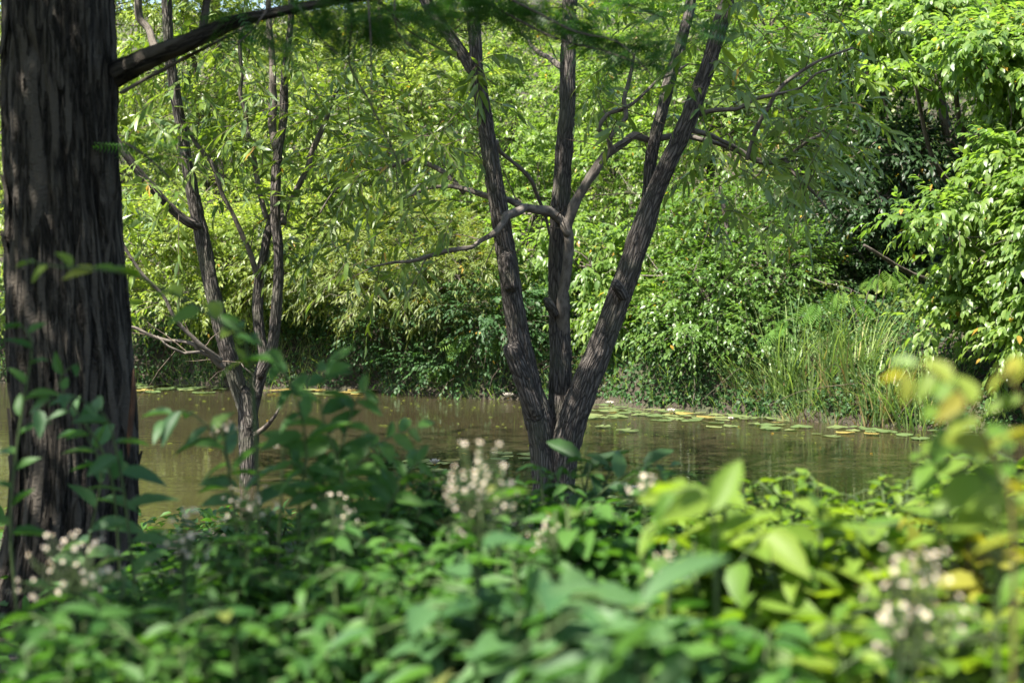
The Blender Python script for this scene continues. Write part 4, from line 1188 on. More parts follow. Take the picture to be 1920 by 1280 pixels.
reed_clump('short green tuft on the bare lip behind the far lily pads', 1320, 766, 0.38, 0.22, 110, 314, 0.2, 0.0, group='bank grass tufts', name='grass_tuft', wd=0.008)
reed_clump('short tuft under the tallest reeds, half straw', 1510, 791, 0.35, 0.2, 110, 315, 0.4, -0.1, group='bank grass tufts', name='grass_tuft', wd=0.008)
reed_clump('low tuft dipping into the water under the middle reeds', 1580, 795, 0.4, 0.2, 110, 316, 0.4, 0.1, group='bank grass tufts', name='grass_tuft', wd=0.008)
reed_clump('low straw-mixed tuft left of the dead tuft', 1640, 799, 0.36, 0.18, 100, 317, 0.5, 0.0, group='bank grass tufts', name='grass_tuft', wd=0.008)
reed_clump('shaded short tuft right beside the willow base across the water', 1140, 756, 0.35, 0.25, 100, 318, 0.2, 0.0, group='bank grass tufts', name='grass_tuft', wd=0.008)
reed_clump('short tuft at the waterline below the dense small-leaved shrub', 1245, 760, 0.38, 0.22, 100, 319, 0.25, 0.05, group='bank grass tufts', name='grass_tuft', wd=0.008)

rng = np.random.default_rng(400)
n = 34000                                  # creeping leaves over the far bank face
x = np.where(np.arange(n) < 8000, rng.uniform(0.3, 3.6, n), rng.uniform(-8.5, 6.5, n)); dsh = rng.uniform(0.0, 1, n) ** 1.4 * 2.2 + 0.03
y = far_shore(x) + dsh
z = ground_z(x, y)
hump = vnoise(np.stack([x * 2.2, y * 2.2, 0 * x], -1), 8) * 0.55 * np.clip(dsh * 3, 0, 1)
P = np.stack([x, y, z + rng.uniform(0, 1, n) * (0.06 + hump)], -1)
lv = Leaves()
A = rng.normal(size=(n, 3)) + np.array([0, -0.7, -0.3])
lv.add(P, A, np.array([0, -0.8, 0.8]) + rng.normal(size=(n, 3)) * 0.5, rng.uniform(0.03, 0.06, n), rng.uniform(0.022, 0.045, n), rng.uniform(0, 0.85, n))
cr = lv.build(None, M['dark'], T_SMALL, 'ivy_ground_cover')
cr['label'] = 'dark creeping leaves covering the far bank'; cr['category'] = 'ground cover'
n = 9500
x = rng.uniform(-8, 6, n); dsh = rng.uniform(-.05, 1.3, n)
y = far_shore(x) + dsh
P = np.stack([x, y, ground_z(x, y) - 0.01], -1)
k_ = vnoise(P * 1.6, 12) > 0.42
P = P[k_]; n = len(P)
lv = Leaves()
lv.add(P, rng.normal(size=(n, 3)) * np.array([.4, .4, .1]) + np.array([0, -.35, .9]), np.array([0, 1.0, .3]) + rng.normal(size=(n, 3)) * .6, rng.uniform(.12, .34, n), rng.uniform(.004, .009, n), rng.uniform(0, .98, n))
cr = lv.build(None, M['reed'], T_BLADE[1], 'bank_grass')
cr['label'] = 'thin grass along the foot of the far bank'; cr['category'] = 'grass'
n = 30000                                  # undergrowth higher up the slope
u_ = rng.uniform(0, 1, n) ** 1.3 * 24
x = rng.uniform(-8, 8, n) * (1 + u_ * .04); y = far_shore(x) + 1.2 + u_
z = ground_z(x, y)
hump = vnoise(np.stack([x * .9, y * .9, 0 * x], -1), 18)
P = np.stack([x, y, z + rng.uniform(0, 1, n) * (0.15 + 1.0 * hump)], -1)
lv = Leaves()
lv.add(P, rng.normal(size=(n, 3)), UP + np.array([0, -.5, 0]) + rng.normal(size=(n, 3)) * .5, rng.uniform(.08, .15, n) * (1 + u_ * .03), rng.uniform(.04, .08, n) * (1 + u_ * .03), rng.uniform(0, .9, n))
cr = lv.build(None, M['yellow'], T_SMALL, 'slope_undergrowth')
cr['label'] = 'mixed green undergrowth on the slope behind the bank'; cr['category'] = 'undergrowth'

# dry twigs and roots on the shaded bank
cv = []
n = 150
x = rng.uniform(-6, 4, n); y = far_shore(x) + rng.uniform(0.0, .8, n)
p0 = np.stack([x, y, ground_z(x, y) + rng.uniform(.0, .25, n)], -1)
d = rng.normal(size=(n, 3)) * np.array([.5, .25, .35]) + np.array([0, -.15, 0.05])
tt = np.linspace(0, 1, 5)[None, :, None]
cv = p0[:, None] + d[:, None] * tt * .7 + rng.normal(size=(n, 5, 3)) * .02 + np.array([0, 0, -.25]) * tt ** 2
V, fcs = thin_tubes(cv, np.full(n, .004), np.full(n, .0015))
o_ = obj('dead_twigs', V, fcs, M['twig'], None, kind='stuff'); o_['label'] = 'dry twigs and roots tangled along the far bank'; o_['category'] = 'twigs'

# ------------------------------------------------------------------ water lilies
def pad_mesh(seed, tone):
    rg = np.random.default_rng(seed)
    n = 20
    V = [(0, 0, 0.002)]
    for ring, rr in ((1, 0.55), (2, 1.0)):
        for k in range(n + 1):
            a = 0.16 + (2 * math.pi - 0.32) * k / n
            V.append((rr * math.cos(a) * (1 + 0.03 * math.sin(3 * a + seed)), rr * math.sin(a) * (1 + 0.03 * math.cos(2 * a + seed)), (0.0 if ring == 1 else 0.09 * max(0, math.sin(2.3 * a + seed)) ** 3)))
    T = []
    for k in range(n):
        T += [(0, 1 + k, 2 + k), (1 + k, n + 2 + k, n + 3 + k), (1 + k, n + 3 + k, 2 + k)]
    return new_mesh('lily_pad', np.array(V, dtype=float), [np.array(T)], M['pad'], {'tint': np.full(len(V), tone)})


TONES = (('dull green', 0.1), ('green', 0.4), ('pale green', 0.75), ('yellowed', 1.0))
PADS = [[pad_mesh(q * 4 + k, tn) for q in range(2)] for k, (_, tn) in enumerate(TONES)]
rng = np.random.default_rng(500)
taken = []


def pad(px, py, r, where, group, ends=None, rows=None, tone=None):
    p = at_z(px, py, 0.0)
    for q in taken:
        if np.hypot(p[0] - q[0], p[1] - q[1]) < (r + q[2]) * 0.74:
            return None
    if p[1] > far_shore(np.array([p[0]]))[0] - r * 0.5:
        return None
    taken.append((p[0], p[1], r))
    k = int(rng.choice(4, p=(.3, .36, .24, .1))) if tone is None else tone
    o = bpy.data.objects.new('lily_pad', PADS[k][int(rng.integers(2))])
    COL.objects.link(o)
    o.location = (p[0], p[1], 0.006 + 0.014 * rng.random())
    o.rotation_euler = (rng.normal() * .03, rng.normal() * .03, rng.uniform(0, 6.28))
    o.scale = (r, r * rng.uniform(.85, 1), r)
    size = 'small' if r < .075 else ('large' if r > .115 else 'middling')
    spot = ''
    if ends:
        spot += ', ' + ('left third', 'middle', 'right third')[min(2, int(3 * (px - ends[0]) / (ends[1] - ends[0])))]
    if rows is not None:
        spot += (' front edge' if py > rows else ' back row')
    o['label'] = '%s %s lily pad %s%s' % (size, TONES[k][0], where, spot)
    o['category'] = 'lily pad'; o['group'] = group
    return o


for k in range(300):
    px = rng.uniform(1100, 1470)
    f = (px - 1100) / 370
    lim = 757 + 26 * f
    py = lim + abs(rng.normal()) * 12 + rng.uniform(0, 5)
    if py < lim + 28 and vnoise(np.array([[px * .03, py * .12, 1.0]]), 6)[0] > 0.36:
        pad(px, py, rng.uniform(.035, .115), 'between willow and reeds', 'lily pads between willow and reeds', (1100, 1470), lim + 13)
for (px, py, r, nm) in ((1130, 803, .07, 0), (1176, 810, .10, 1)):
    o = pad(px, py, r, '', 'lone lily pads', tone=1)
    if o:
        o['label'] = ('small lone lily pad on open water closest to the willow trunk', 'larger lone lily pad on open water right of the willow trunk')[nm]
for k in range(34):
    px = rng.uniform(1480, 1830); pad(px, 797 + (px - 1480) * .045 + abs(rng.normal()) * 7, rng.uniform(.05, .12), 'floating before the reeds', 'lily pads before the reeds', (1480, 1830))
for k in range(60):
    px = rng.uniform(255, 420); pad(px, 722 + abs(rng.normal()) * 7, rng.uniform(.07, .16), 'below the shaded left bank', 'lily pads by the left bank', (255, 420))
for k in range(60):
    px = rng.uniform(520, 720); pad(px, 731 + abs(rng.normal()) * 3.5, rng.uniform(.07, .15), 'behind the forked willow', 'lily pads behind the forked willow', (520, 720), tone=int(rng.integers(1, 4)))
for k in range(34):
    px = rng.uniform(720, 850); pad(px, 866 + abs(rng.normal()) * 8, rng.uniform(.05, .11), 'between the two willows', 'lily pads between the willows', (720, 850))
for k in range(50):
    px = rng.uniform(1080, 1270); pad(px, 930 + abs(rng.normal()) * 8, rng.uniform(.05, .11), 'beside the near willow base', 'lily pads by the near bank', (1080, 1270))
for k in range(10):
    pad(rng.uniform(935, 990), rng.uniform(850, 864), rng.uniform(.05, .09), 'just left of the willow base', 'lily pads left of the willow base')

n = 420
x = rng.uniform(-4.5, 3.6, n); e_ = rng.random(n) ** 2.2
y = far_shore(x) - 0.05 - e_ * 5.5
lv = Leaves()
lv.add(np.stack([x, y, np.full(n, .004)], -1), rng.normal(size=(n, 3)) * np.array([1, 1, .03]), UP + rng.normal(size=(n, 3)) * .06, rng.uniform(.02, .07, n), rng.uniform(.008, .02, n), rng.uniform(.3, 1, n))
o_ = lv.build(None, M['olive'], T_SMALL, 'floating_leaves'); o_['label'] = 'fallen leaves and scum floating on the pond'; o_['category'] = 'debris'

PET = leaf_grid(4, lance, 0.3, -0.35)
pet_mesh = new_mesh('petal', PET[0], [PET[1]], M['petal'])


def lily(px, py, r, label):
    p = at_z(px, py, 0.0)
    r_ = thing('water_lily', label, 'flower', (p[0], p[1], 0.0), 'white water lilies')
    for ring, (m, el, s) in enumerate(((9, 0.35, 1.0), (8, 0.8, .85), (5, 1.15, .65))):
        for k in range(m):
            a = 2 * math.pi * (k + .5 * ring) / m
            A = np.array([math.cos(a) * math.cos(el), math.sin(a) * math.cos(el), math.sin(el)])
            N = np.array([-math.cos(a) * math.sin(el), -math.sin(a) * math.sin(el), math.cos(el)])
            place('petal', pet_mesh, r_, p + np.array([0, 0, .02]), A * r * s, np.cross(N, A) * r * .42 * s, N * r * s)
    V, f, _ = tube([[p[0], p[1], .015, r * .12], [p[0], p[1], .03 + r * .3, r * .16], [p[0], p[1], .035 + r * .34, r * .05]], 10, .01)
    obj('flower_centre', V, f, M['disc'], r_)


lily(953, 750, .075, 'white water lily in front of the shaded bank left of the willow')
lily(1143, 764, .06, 'white water lily at the left end of the far lily pad patch')
lily(1258, 779, .06, 'white water lily among pads in the middle of the far patch')
lily(1190, 931, .06, 'pinkish white water lily close to the near bank')
lily(1370, 792, .04, 'small pink lily bud at the front of the far pad patch')
lily(815, 876, .05, 'white water lily on open water between the two willows')


# ------------------------------------------------------------------ plants of the near bank
SHAPES = {
    'ovate': [leaf_grid(7, ovate, f, c, 0.04, tw) for f, c, tw in ((0.25, 0.16, 0), (0.15, 0.30, 0.15), (0.35, 0.05, -0.15))],
    'lance': [leaf_grid(7, lance, f, c, 0.05, tw) for f, c, tw in ((0.25, 0.20, 0), (0.15, 0.35, 0.2), (0.3, 0.05, -0.2))],
}
BIG = {}


def big_leaves(shape, mat):
    if (shape, mat) not in BIG:
        BIG[(shape, mat)] = [single_mesh('leaf_%s' % mat, t, M[mat]) for t in SHAPES[shape]]
    return BIG[(shape, mat)]


def put_leaves(root, P, A, N, L, W, meshes, rg, cap=300, stuff_mat=None, tmpl=None):
    A = norm(A); N = norm(N - A * np.sum(N * A, -1, keepdims=True)); S = np.cross(N, A)
    px, py, dep = project(P)
    vis = (px > -120) & (px < 2040) & (py > 400) & (py < 1420)
    order = np.argsort(dep + (~vis) * 100)
    first = [i for i in order[:cap] if vis[i]]
    for i in first:
        place('leaf', meshes[int(rg.integers(len(meshes)))], root, P[i], A[i] * L[i], S[i] * W[i], N[i] * L[i])
    rest = np.setdiff1d(np.arange(len(P)), first)
    if len(rest):
        lv = Leaves(); lv.add(P[rest], A[rest], N[rest], L[rest], W[rest], rg.uniform(.1, .9, len(rest)))
        lv.build(root, M[stuff_mat], T_OVATE, 'lower_foliage')


def plant(label, px, py, Y, wpx, n_st, per, leafL, leafW, mat, seed, shape='ovate', name='leafy_shrub', cat='shrub', group=None, up=0.35, hang=0.25, t0=0.5, stem='stem', cap=300, depth=None, varz=0.2, arch=0.15):
    rg = np.random.default_rng(seed)
    n_st = int(n_st * 1.9)
    if Y < 2.6:
        py -= 25
        if px < 900:                           # fine feathery growth on the left, larger leaves to the right
            n_st = int(n_st * 1.5); leafL, leafW = leafL * 1.0, leafW * 0.9
        else:
            leafL, leafW = leafL * 1.25, leafW * 1.3
    else:
        wpx *= 1.35
        py -= 42 if Y < 4 else 25
    c = at(px, py, Y)
    hw = wpx * 0.5 * Y / F
    dw = depth if depth is not None else hw * 0.8
    b0 = np.array([c[0], Y + 0.05, 0.0]); b0[2] = gz(b0[0], b0[1])
    root = thing(name, label, cat, tuple(b0), group)
    h = c[2] - b0[2]
    Ps, As, Ns, Ls = [], [], [], []
    for s in range(n_st):
        a = rg.uniform(0, 2 * math.pi); d = math.sqrt(rg.random())
        off = np.array([math.cos(a) * d * hw, math.sin(a) * d * dw, 0])
        tip = b0 + off + np.array([0, 0, h * (1 - varz * rg.random() - 0.22 * d * d)])
        st = b0 + off * 0.25 + rg.normal(size=3) * np.array([.02, .02, 0])
        mid = (st + tip) / 2 + np.array([0, 0, h * arch * 0.5]) - off * 0.12
        la = rg.uniform(0, 2 * math.pi)        # the shoot tips arch over sideways
        bend = np.array([math.cos(la), math.sin(la) * .7, 0]) * rg.uniform(.05, .16)
        pts = np.array([[*st, .005], [*mid, .004], [*(tip - bend * .3), .0026], [*(tip + bend * .7 + [0, 0, -.02]), .0014]])
        stick('stem', pts, M[stem], root, 4, 0.14, seed=seed + s)
        sp = spline(pts[:, :3], 0.03)
        k = np.clip((np.linspace(t0, 1, per) + rg.uniform(-.02, .02, per)) * (len(sp) - 1), 0, len(sp) - 1.001)
        i = k.astype(int)
        P = sp[i] + (sp[np.minimum(i + 1, len(sp) - 1)] - sp[i]) * (k - i)[:, None]
        tan = norm(sp[np.minimum(i + 1, len(sp) - 1)] - sp[np.maximum(i - 1, 0)])
        ph = rg.uniform(0, 6.28) + np.arange(per) * 2.4 + rg.normal(size=per) * .3
        out = np.stack([np.cos(ph), np.sin(ph), np.zeros(per)], -1)
        f = np.linspace(0, 1, per)[:, None]
        A = out * (1.15 - 0.25 * f) + tan * (up * .7 + 0.3 * f) + np.array([0, 0, -hang]) + rg.normal(size=(per, 3)) * .15
        N = UP + 0.35 * tan - out * 0.1 + rg.normal(size=(per, 3)) * .28
        Ps.append(P); As.append(A); Ns.append(N); Ls.append(leafL * (1 - 0.45 * f[:, 0] ** 2) * rg.uniform(.65, 1.2, per))
    P, A, N, L = (np.concatenate(v) for v in (Ps, As, Ns, Ls))
    put_leaves(root, P, A, N, L, L * (leafW / leafL) * rg.uniform(.85, 1.15, len(L)), big_leaves(shape, mat), rg, cap, mat)
    return root


# blossoms: pinkish white rays round a yellow disc
FVv, FTt = [], []
for k in range(11):
    a = 2 * math.pi * k / 11
    i = len(FVv)
    for rr, da, zz in ((0.15, 0, .02), (0.62, 0.2, .06), (1.0, 0.05, .02), (0.62, -0.2, .06)):
        FVv.append((rr * math.cos(a + da), rr * math.sin(a + da), zz))
    FTt.append((i, i + 1, i + 2, i + 3))
petals_mesh = new_mesh('flower_petals', np.array(FVv), [np.array(FTt)], M['petal'])
FVv, FTt = [(0, 0, .2)], []
for k in range(8):
    FVv.append((.27 * math.cos(k * .7854), .27 * math.sin(k * .7854), .05)); FTt.append((0, 1 + k, 1 + (k + 1) % 8))
disc_mesh = new_mesh('flower_disc', np.array(FVv), [np.array(FTt)], M['disc'])


def aster(label, px, py, Y, wpx, hpx, n, seed, size=0.011, leaves=14, leafL=0.07):
    """a stalk from the ground with a loose head of small daisies around pixel (px, py)"""
    rg = np.random.default_rng(seed)
    c = at(px, py, Y); s = Y / F
    b0 = np.array([c[0] + rg.normal() * .05, Y + .05, 0]); b0[2] = gz(b0[0], b0[1])
    root = thing('aster_plant', label, 'flowers', tuple(b0), 'white aster heads in the near thicket')
    low = c - np.array([0, 0, hpx * s * .6])
    pts = np.array([[*b0, .004], [*((b0 + low) / 2 + rg.normal(size=3) * .02), .0035], [*low, .003], [*(c + [0, 0, hpx * s * .3]), .0012]])
    stick('stem', pts, M['stem'], root, 5, .06, seed=seed)
    for k in range(int(n * 1.7)):
        p = c + np.clip(rg.normal(size=3), -1.6, 1.6) * np.array([wpx * .32, wpx * .25, hpx * .32]) * s
        p[:2] = c[:2] + (p[:2] - c[:2]) * (1 - 0.45 * np.clip((p[2] - c[2]) / (hpx * s * .4), -1, 1))
        q = low + (c - low) * rg.uniform(0, .9)
        stick('flower_stalk', [[*q, .001], [*((p + q) / 2 - [0, 0, .006]), .0009], [*p, .0008]], M['stem'], root, 3, .04)
        N = norm(UP * .6 + (p - c) / (wpx * s + 1e-6) * 1.5 + np.array([0, -.5, 0]) + rg.normal(size=3) * .4)
        A = norm(np.cross(N, rg.normal(size=3))); S = np.cross(N, A)
        z = size * 0.36 * rg.uniform(.6, 1.15)
        f = place('flower', petals_mesh, root, p, A * z, S * z, N * z)
        ORIGIN[f.name] = ORIGIN[root.name]
        g = bpy.data.objects.new('flower_centre', disc_mesh); COL.objects.link(g); g.parent = f
    sp = spline(pts[:, :3], .03)
    i = rg.integers(len(sp) // 3, len(sp) - 2, leaves)
    ph = np.arange(leaves) * 2.4
    A = np.stack([np.cos(ph), np.sin(ph), np.full(leaves, .2)], -1)
    L = leafL * rg.uniform(.5, 1.1, leaves)
    put_leaves(root, sp[i], A, np.tile(UP, (leaves, 1)) + rg.normal(size=(leaves, 3)) * .2, L, L * .28, big_leaves('lance', 'shrub'), rg, 300, 'shrub')
    return root


def sprig(label, poly, Y, n, leafL, leafW, mat, seed, shape='ovate', name='leafy_sprig', side=0.9, hang=0.2, r0=.004, stem='stem', ground=True, cat='plant', t0=0.0):
    """one arching shoot with alternate leaves; it runs down to the ground from its first point"""
    rg = np.random.default_rng(seed)
    w = np.array([at(p[0], p[1], Y + (p[2] if len(p) > 2 else 0)) for p in poly])
    b0 = w[0].copy()
    if ground:
        g = np.array([w[0][0], w[0][1] + .05, gz(w[0][0], w[0][1])])
        full = np.vstack([g, (g + w[0]) / 2 + [0.01, 0, 0], w]); b0 = g
    else:
        full = w
    root = thing(name, label, cat, tuple(b0))
    pts = np.hstack([full, np.linspace(r0, r0 * .3, len(full))[:, None]])
    stick('stem', pts, M[stem], root, 6, .03, seed=seed)
    sp = spline(w, .015)
    k = np.linspace(t0 * (len(sp) - 1), len(sp) - 1.01, n); i = k.astype(int)
    tan = norm(sp[np.minimum(i + 1, len(sp) - 1)] - sp[np.maximum(i - 1, 0)])
    sd = norm(np.cross(tan, UP + np.array([0, -.6, 0]))) * np.where(np.arange(n) % 2 == 0, 1, -1)[:, None]
    A = tan * .55 + sd * side + np.array([0, 0, -hang]) + rg.normal(size=(n, 3)) * .22
    N = UP + np.array([0, -.45, 0]) + rg.normal(size=(n, 3)) * .35
    L = leafL * rg.uniform(.7, 1.15, n) * (1 - .4 * np.linspace(0, 1, n) ** 3)
    put_leaves(root, sp[i], A, N, L, L * leafW / leafL, big_leaves(shape, mat), rg, 300, mat)
    return root


# front row, brushing the bottom edge
plant('low mixed shrub filling the bottom left corner', 120, 1170, 1.55, 440, 19, 18, .062, .026, 'shrub', 601, 'lance')
plant('small-leaved shrub along the bottom edge left of centre', 420, 1130, 1.6, 440, 20, 18, .050, .024, 'shrub', 602, 'lance')
plant('low shrub with fine leaves at the bottom edge, second from the centre', 690, 1095, 1.65, 400, 20, 18, .050, .024, 'shrub', 603, 'lance')
plant('shrub with broad rounded blue green leaves at the bottom centre', 930, 1085, 1.55, 340, 14, 14, .068, .040, 'bluish', 604)
plant('shrub with large pointed leaves right of the bottom centre', 1190, 1060, 1.5, 330, 12, 13, .085, .046, 'bluish', 605, hang=.4)
plant('shrub with drooping pointed leaves in front of the daisy head', 1420, 1090, 1.45, 300, 12, 13, .075, .038, 'shrub', 606, hang=.35)
plant('lime leaved shrub around the pinkish daisy head', 1660, 1120, 1.5, 330, 15, 14, .055, .028, 'lime', 607)
plant('sunny small-leaved shrub in the bottom right corner', 1880, 1090, 1.5, 330, 16, 15, .050, .026, 'lime', 608)
sprig('pale yellow broad leaf on a short shoot at the bottom, left of centre', [(800, 1330), (810, 1285), (800, 1262)], 1.5, 1, .062, .03, 'wan', 609, 'lance', side=.5, hang=-.6)
plant('strap-leaved plant with long grey green leaves cut by the bottom edge', 1130, 1195, 1.05, 380, 9, 8, .075, .016, 'bluish', 610, 'lance', 'strap_leaved_plant', 'plant', t0=.7, hang=-.1, up=.6)
# second row
plant('fine-leaved green shrub in front of the conifer roots', 160, 1110, 2.2, 380, 17, 18, .060, .024, 'shrub', 611, 'lance')
plant('low green shrub right of the conifer base', 400, 1040, 2.3, 360, 18, 20, .055, .024, 'shrub', 612, 'lance')
plant('dense green shrub below the dark tall sprig', 640, 985, 2.3, 340, 18, 20, .055, .026, 'shrub', 613, 'lance')
plant('green shrub beneath the tall daisy head', 880, 975, 2.2, 330, 17, 20, .055, .028, 'shrub', 614)
plant('shrub with pointed leaves just below the willow base', 1100, 945, 2.0, 300, 15, 16, .075, .034, 'shrub', 615, 'lance')
plant('bright broad-leaved shrub before the open water right of the willow', 1370, 925, 1.75, 300, 13, 13, .090, .042, 'lime', 616, hang=.35)
plant('lime green shrub with rounded leaves on the right', 1600, 935, 1.8, 300, 14, 14, .070, .036, 'lime', 617)
plant('yellow green shrub with reddish tips at the right edge', 1830, 925, 1.8, 320, 16, 15, .065, .028, 'rusty', 618, 'lance', stem='red_stem')
# third row
G3 = 'low thicket between the near plants and the water'
for k, (px, py, Y, w, mt, lab) in enumerate((
        (320, 1020, 3.1, 300, 'shrub', 'knee-high shrub hugging the right side of the conifer base'),
        (520, 955, 3.2, 280, 'shrub', 'knee-high shrub in front of the forked willow base'),
        (700, 870, 3.1, 230, 'dark', 'dark round-topped shrub between the two willows'),
        (860, 905, 3.2, 230, 'shrub', 'knee-high shrub left of the three-stemmed willow'),
        (1040, 900, 3.3, 270, 'shrub', 'knee-high shrub right in front of the three-stemmed willow'),
        (1260, 925, 3.2, 280, 'shrub', 'knee-high shrub below the pinkish water lily'),
        (1480, 915, 3.0, 280, 'lime', 'knee-high lime shrub before the right water'),
        (1700, 905, 3.0, 280, 'lime', 'knee-high lime shrub behind the yellow green shrub'),
        (1900, 860, 2.8, 260, 'lime', 'knee-high shrub against the right edge'))):
    if mt == 'dark':
        plant(lab, px, py, Y, w, 20, 20, .055, .026, 'shrub', 620 + k, group=G3, cap=120)
    else:
        plant(lab, px, py, Y, w, 15, 16, .065, .028, mt, 620 + k, 'lance' if k % 2 else 'ovate', group=G3, cap=120)
for k, (px, py, Y, w, lab) in enumerate((
        (330, 1020, 4.6, 240, 'weedy plant right behind the conifer base'), (560, 985, 5.2, 260, 'weedy plant at the waterline below the forked willow'),
        (760, 960, 5.4, 240, 'weedy plant at the waterline between the willows'), (930, 985, 5.6, 220, 'weedy plant at the waterline left of the willow base'),
        (1150, 1000, 5.6, 260, 'weedy plant at the waterline beside the near lily pads'), (1400, 1010, 5.4, 300, 'weedy plant at the waterline on the right'), (1700, 1000, 5.0, 320, 'weedy plant at the waterline far right'))):
    plant(lab, px, py, Y, w, 12, 16, .07, .028, 'shrub', 640 + k, 'lance', 'weedy_plant', 'plant', 'weeds at the near waterline', cap=60)

# taller individual plants
sprig('dark tall sprig with long leaves standing before the forked willow', [(560, 960), (575, 860), (560, 760, -.05), (520, 680, -.1), (480, 640, -.15), (430, 600, -.2)], 2.5, 20, .078, .031, 'shrub', 701, 'lance', cat='plant')
sprig('arching sprig crossing the conifer trunk with lit oval leaves', [(470, 690, .05), (420, 610), (340, 560), (260, 520, -.05), (180, 505, -.08), (110, 500, -.1), (40, 488, -.12)], 2.4, 15, .066, .026, 'lime', 702, 'ovate', side=.55, hang=.05, ground=True)  # the lighter lime material puts the sunlight on these leaves into their colour
sprig('leafy upright sprig with long dark leaves right of the dark tall sprig', [(640, 960), (640, 880), (610, 800), (600, 740), (615, 690, -.05), (640, 660, -.1)], 2.6, 20, .082, .032, 'shrub', 703, 'lance', side=.9, hang=.15)
sprig('slender sprig with a bright yellow leaf tip between the willows', [(600, 940), (640, 840), (660, 770), (685, 730), (705, 750)], 2.6, 14, .072, .028, 'shrub', 704, 'lance')
sprig('leafy sprig spreading low over the pond at the left', [(470, 960), (430, 870), (390, 800), (340, 770), (290, 800)], 2.7, 14, .10, .036, 'bluish', 705, 'lance')
sprig('bushy sprig leaning right towards the pond between the willows', [(600, 980), (650, 900), (700, 840), (750, 810), (800, 800)], 2.8, 18, .085, .032, 'shrub', 721, 'lance')
sprig('short leafy sprig below the tall dark sprigs', [(640, 1000), (600, 930), (570, 880), (530, 860)], 2.5, 14, .072, .028, 'shrub', 723, 'lance')
sprig('short bright sprig in front of the round-topped shrub', [(720, 1000), (740, 930), (770, 880), (800, 860)], 2.6, 14, .08, .028, 'shrub', 724, 'lance')
sprig('leafy stem climbing in front of the conifer trunk', [(150, 1130), (170, 1000), (190, 880), (150, 800), (120, 760)], 2.9, 16, .10, .042, 'bluish', 706, 'ovate', hang=.35)
sprig('broad-leaved stem drooping across the foot of the conifer', [(250, 1080), (235, 940), (215, 830), (190, 770), (110, 740, -.1), (60, 780, -.15)], 2.7, 16, .095, .04, 'bluish', 707, 'ovate', hang=.4)
sprig('pale leafy stem at the left edge of the picture', [(20, 1000), (30, 850), (50, 720), (60, 640), (30, 600)], 2.6, 14, .075, .03, 'shrub', 708, 'ovate', hang=.1)
sprig('small sprig with serrated leaves before the conifer trunk', [(210, 900), (150, 780), (110, 720), (130, 690), (150, 680)], 2.8, 9, .06, .026, 'shrub', 709, 'ovate', hang=.1)
sprig('stout stalk with ragged jagged leaves right of the willow base', [(1098, 980), (1095, 920), (1090, 880), (1100, 840)], 3.4, 7, .16, .05, 'dark', 710, 'lance', name='thistle', side=1.2, hang=-.05)
sprig('ragged leaf stalk reaching over the water beside the thistle', [(1060, 980), (1120, 930), (1170, 890), (1230, 870), (1270, 878)], 3.3, 10, .10, .042, 'dark', 711, 'lance', name='thistle', side=.7)
sprig('reddish tipped shoot with soft leaves rising at the right edge', [(1900, 1010), (1880, 900), (1850, 820), (1820, 760), (1780, 720), (1720, 690), (1680, 720)], 1.25, 15, .05, .024, 'rusty', 712, 'ovate', stem='red_stem', hang=.4, side=.8, r0=.0018)
sprig('lit shoot with two broad green leaves at the right', [(1870, 980), (1850, 900), (1800, 830), (1770, 770), (1745, 740)], 1.3, 9, .055, .034, 'lime', 713, 'ovate', hang=.45, side=.8, r0=.003)
sprig('bright shoot with drooping pointed leaves in the right corner', [(1940, 1050), (1920, 940), (1890, 850), (1870, 820)], 1.5, 11, .06, .026, 'lime', 714, 'lance', hang=.6, r0=.003)
sprig('upright leafy shoot above the lime shrubs at the right', [(1780, 1010), (1770, 930), (1745, 870), (1720, 840)], 1.8, 13, .06, .026, 'lime', 715, 'lance', hang=.2, r0=.003)
sprig('shoot with big arching leaf above the bright shrub', [(1340, 1020), (1330, 960), (1310, 915), (1260, 925), (1235, 950)], 1.6, 7, .085, .034, 'lime', 716, 'lance', hang=.3, r0=.003)
sprig('thin shoot with reddish leaf tips leaning at the right edge', [(1960, 900), (1930, 780), (1900, 720), (1870, 690)], 1.35, 11, .05, .02, 'rusty', 717, 'lance', stem='red_stem', hang=.3, r0=.0018)

# daisy heads
aster('wide white daisy head in front of the conifer foot', 140, 1055, 1.9, 190, 110, 42, 801, .011)
aster('narrow white daisy spike right of the conifer', 345, 1015, 2.0, 90, 120, 26, 802, .011)
aster('tall daisy head with cream spire in front of the pond', 900, 915, 1.8, 130, 170, 48, 803, .010)
aster('small daisy head below the near water lily', 1212, 915, 1.9, 70, 50, 14, 804, .011)
aster('daisy cluster among the pointed leaves right of centre', 1255, 1055, 1.6, 60, 90, 14, 805, .010)
aster('large pinkish daisy head in the sun at the lower right', 1715, 1115, 1.35, 190, 170, 52, 806, .011)
aster('faint daisy head before the forked willow base', 465, 945, 2.4, 120, 70, 22, 807, .011)
aster('little daisy cluster left of the dark round shrub', 625, 955, 2.3, 80, 60, 14, 808, .010)
aster('few tiny daisies beside the forked trunk', 420, 806, 2.6, 70, 30, 9, 809, .009)
aster('few tiny white daisies right of the forked trunk', 530, 838, 2.6, 70, 30, 9, 810, .009)
aster('small daisy head low at the left of the willow base', 1040, 1000, 2.0, 90, 60, 14, 811, .010)
aster('small daisy spray hanging under the pinkish daisy head', 1690, 1190, 1.35, 110, 110, 18, 812, .010)

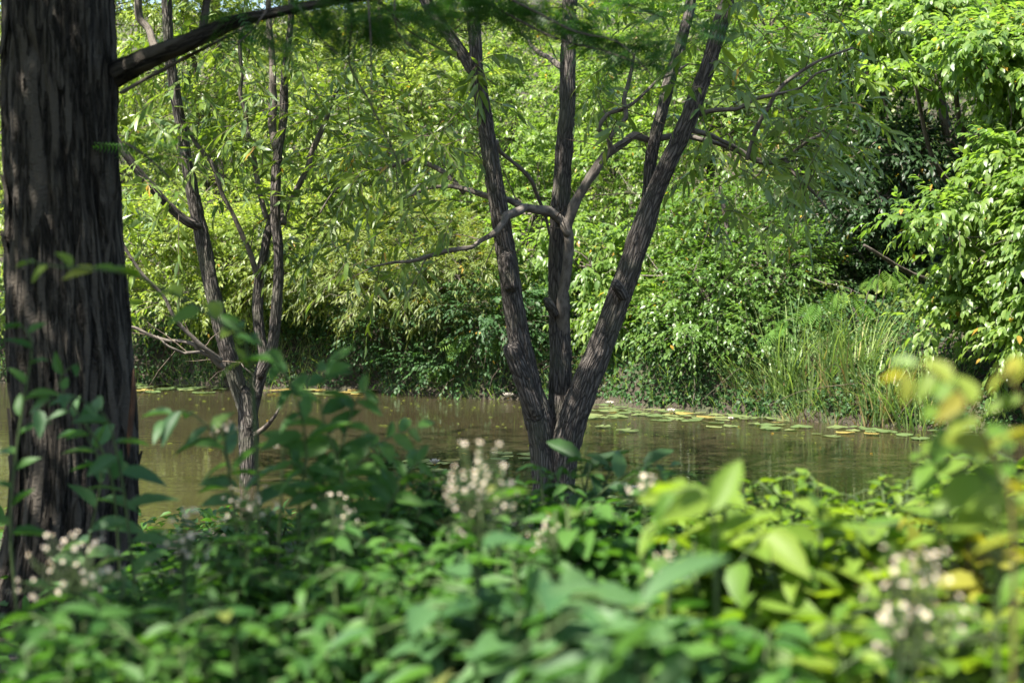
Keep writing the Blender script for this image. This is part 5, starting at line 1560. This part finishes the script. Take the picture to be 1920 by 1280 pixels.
# leaf litter and low weeds under everything on the near bank
rng = np.random.default_rng(900)
n = 9000
x = rng.uniform(-3.5, 3.5, n); y = rng.uniform(0.5, 7.6, n)
z = ground_z(x, y)
ok = z > -0.02
x, y, z = x[ok], y[ok], z[ok]; n = len(x)
P = np.stack([x, y, z + rng.random(n) ** 1.5 * np.clip(0.26 - 0.02 * y, .06, 1)], -1)
lv = Leaves()
lv.add(P, rng.normal(size=(n, 3)) * np.array([1, 1, .4]), UP + rng.normal(size=(n, 3)) * .35, rng.uniform(.04, .08, n), rng.uniform(.018, .036, n), rng.uniform(0, .96, n))
o_ = lv.build(None, M['shrub'], T_OVATE, 'ground_cover')
o_['label'] = 'low weeds covering the near bank under the shrubs'; o_['category'] = 'ground cover'

# an unseen tree added at the left: it keeps the sun off the conifer trunk
rng = np.random.default_rng(950)
for k, (x, y, hh, lab) in enumerate(((-3.7, 2.1, 7.5, 'unseen tree added left of the conifer to block its sun'),)):
    r_ = thing('sun_blocker_tree', lab, 'tree', (x, y, gz(x, y)), 'unseen sun blockers')
    stick('trunk', [[x, y, gz(x, y) - .2, .2], [x + .1, y, 2.2, .16], [x - .1, y + .1, 4.5, .11], [x, y, hh, .03]], M['dark_bark'], r_, 14, .12, amp=.01, seed=k)
    n = 900
    d_ = rdir(rng, n)
    b = np.array([x, y, hh * .55]) + d_ * np.array([2.3, 1.9, hh * .48]) * rng.uniform(.3, 1, (n, 1)) ** .5
    lv = Leaves()
    c_ = sprays(rng, lv, b, d_ + rng.normal(size=(n, 3)) * .4, .6, .35, 10, .15, .085)
    lv.build(r_, M['mid'], T_SMALL, 'crown')
    twigs_obj(r_, [c_[::3]], .006, .002)

# alike pads that ended up with one wording are told apart by their order from the left
ORD = ('first', 'second', 'third', 'fourth', 'fifth', 'sixth', 'seventh', 'eighth')
by = {}
for o in bpy.data.objects:
    if o.parent is None and o.name.startswith('lily_pad'):
        by.setdefault(o['label'], []).append(o)
for lab, os_ in by.items():
    if len(os_) > 1:
        os_.sort(key=lambda o: o.location.x / o.location.y)
        for k, o in enumerate(os_[:8]):
            o['label'] = '%s, %s from left' % (lab, ORD[k])
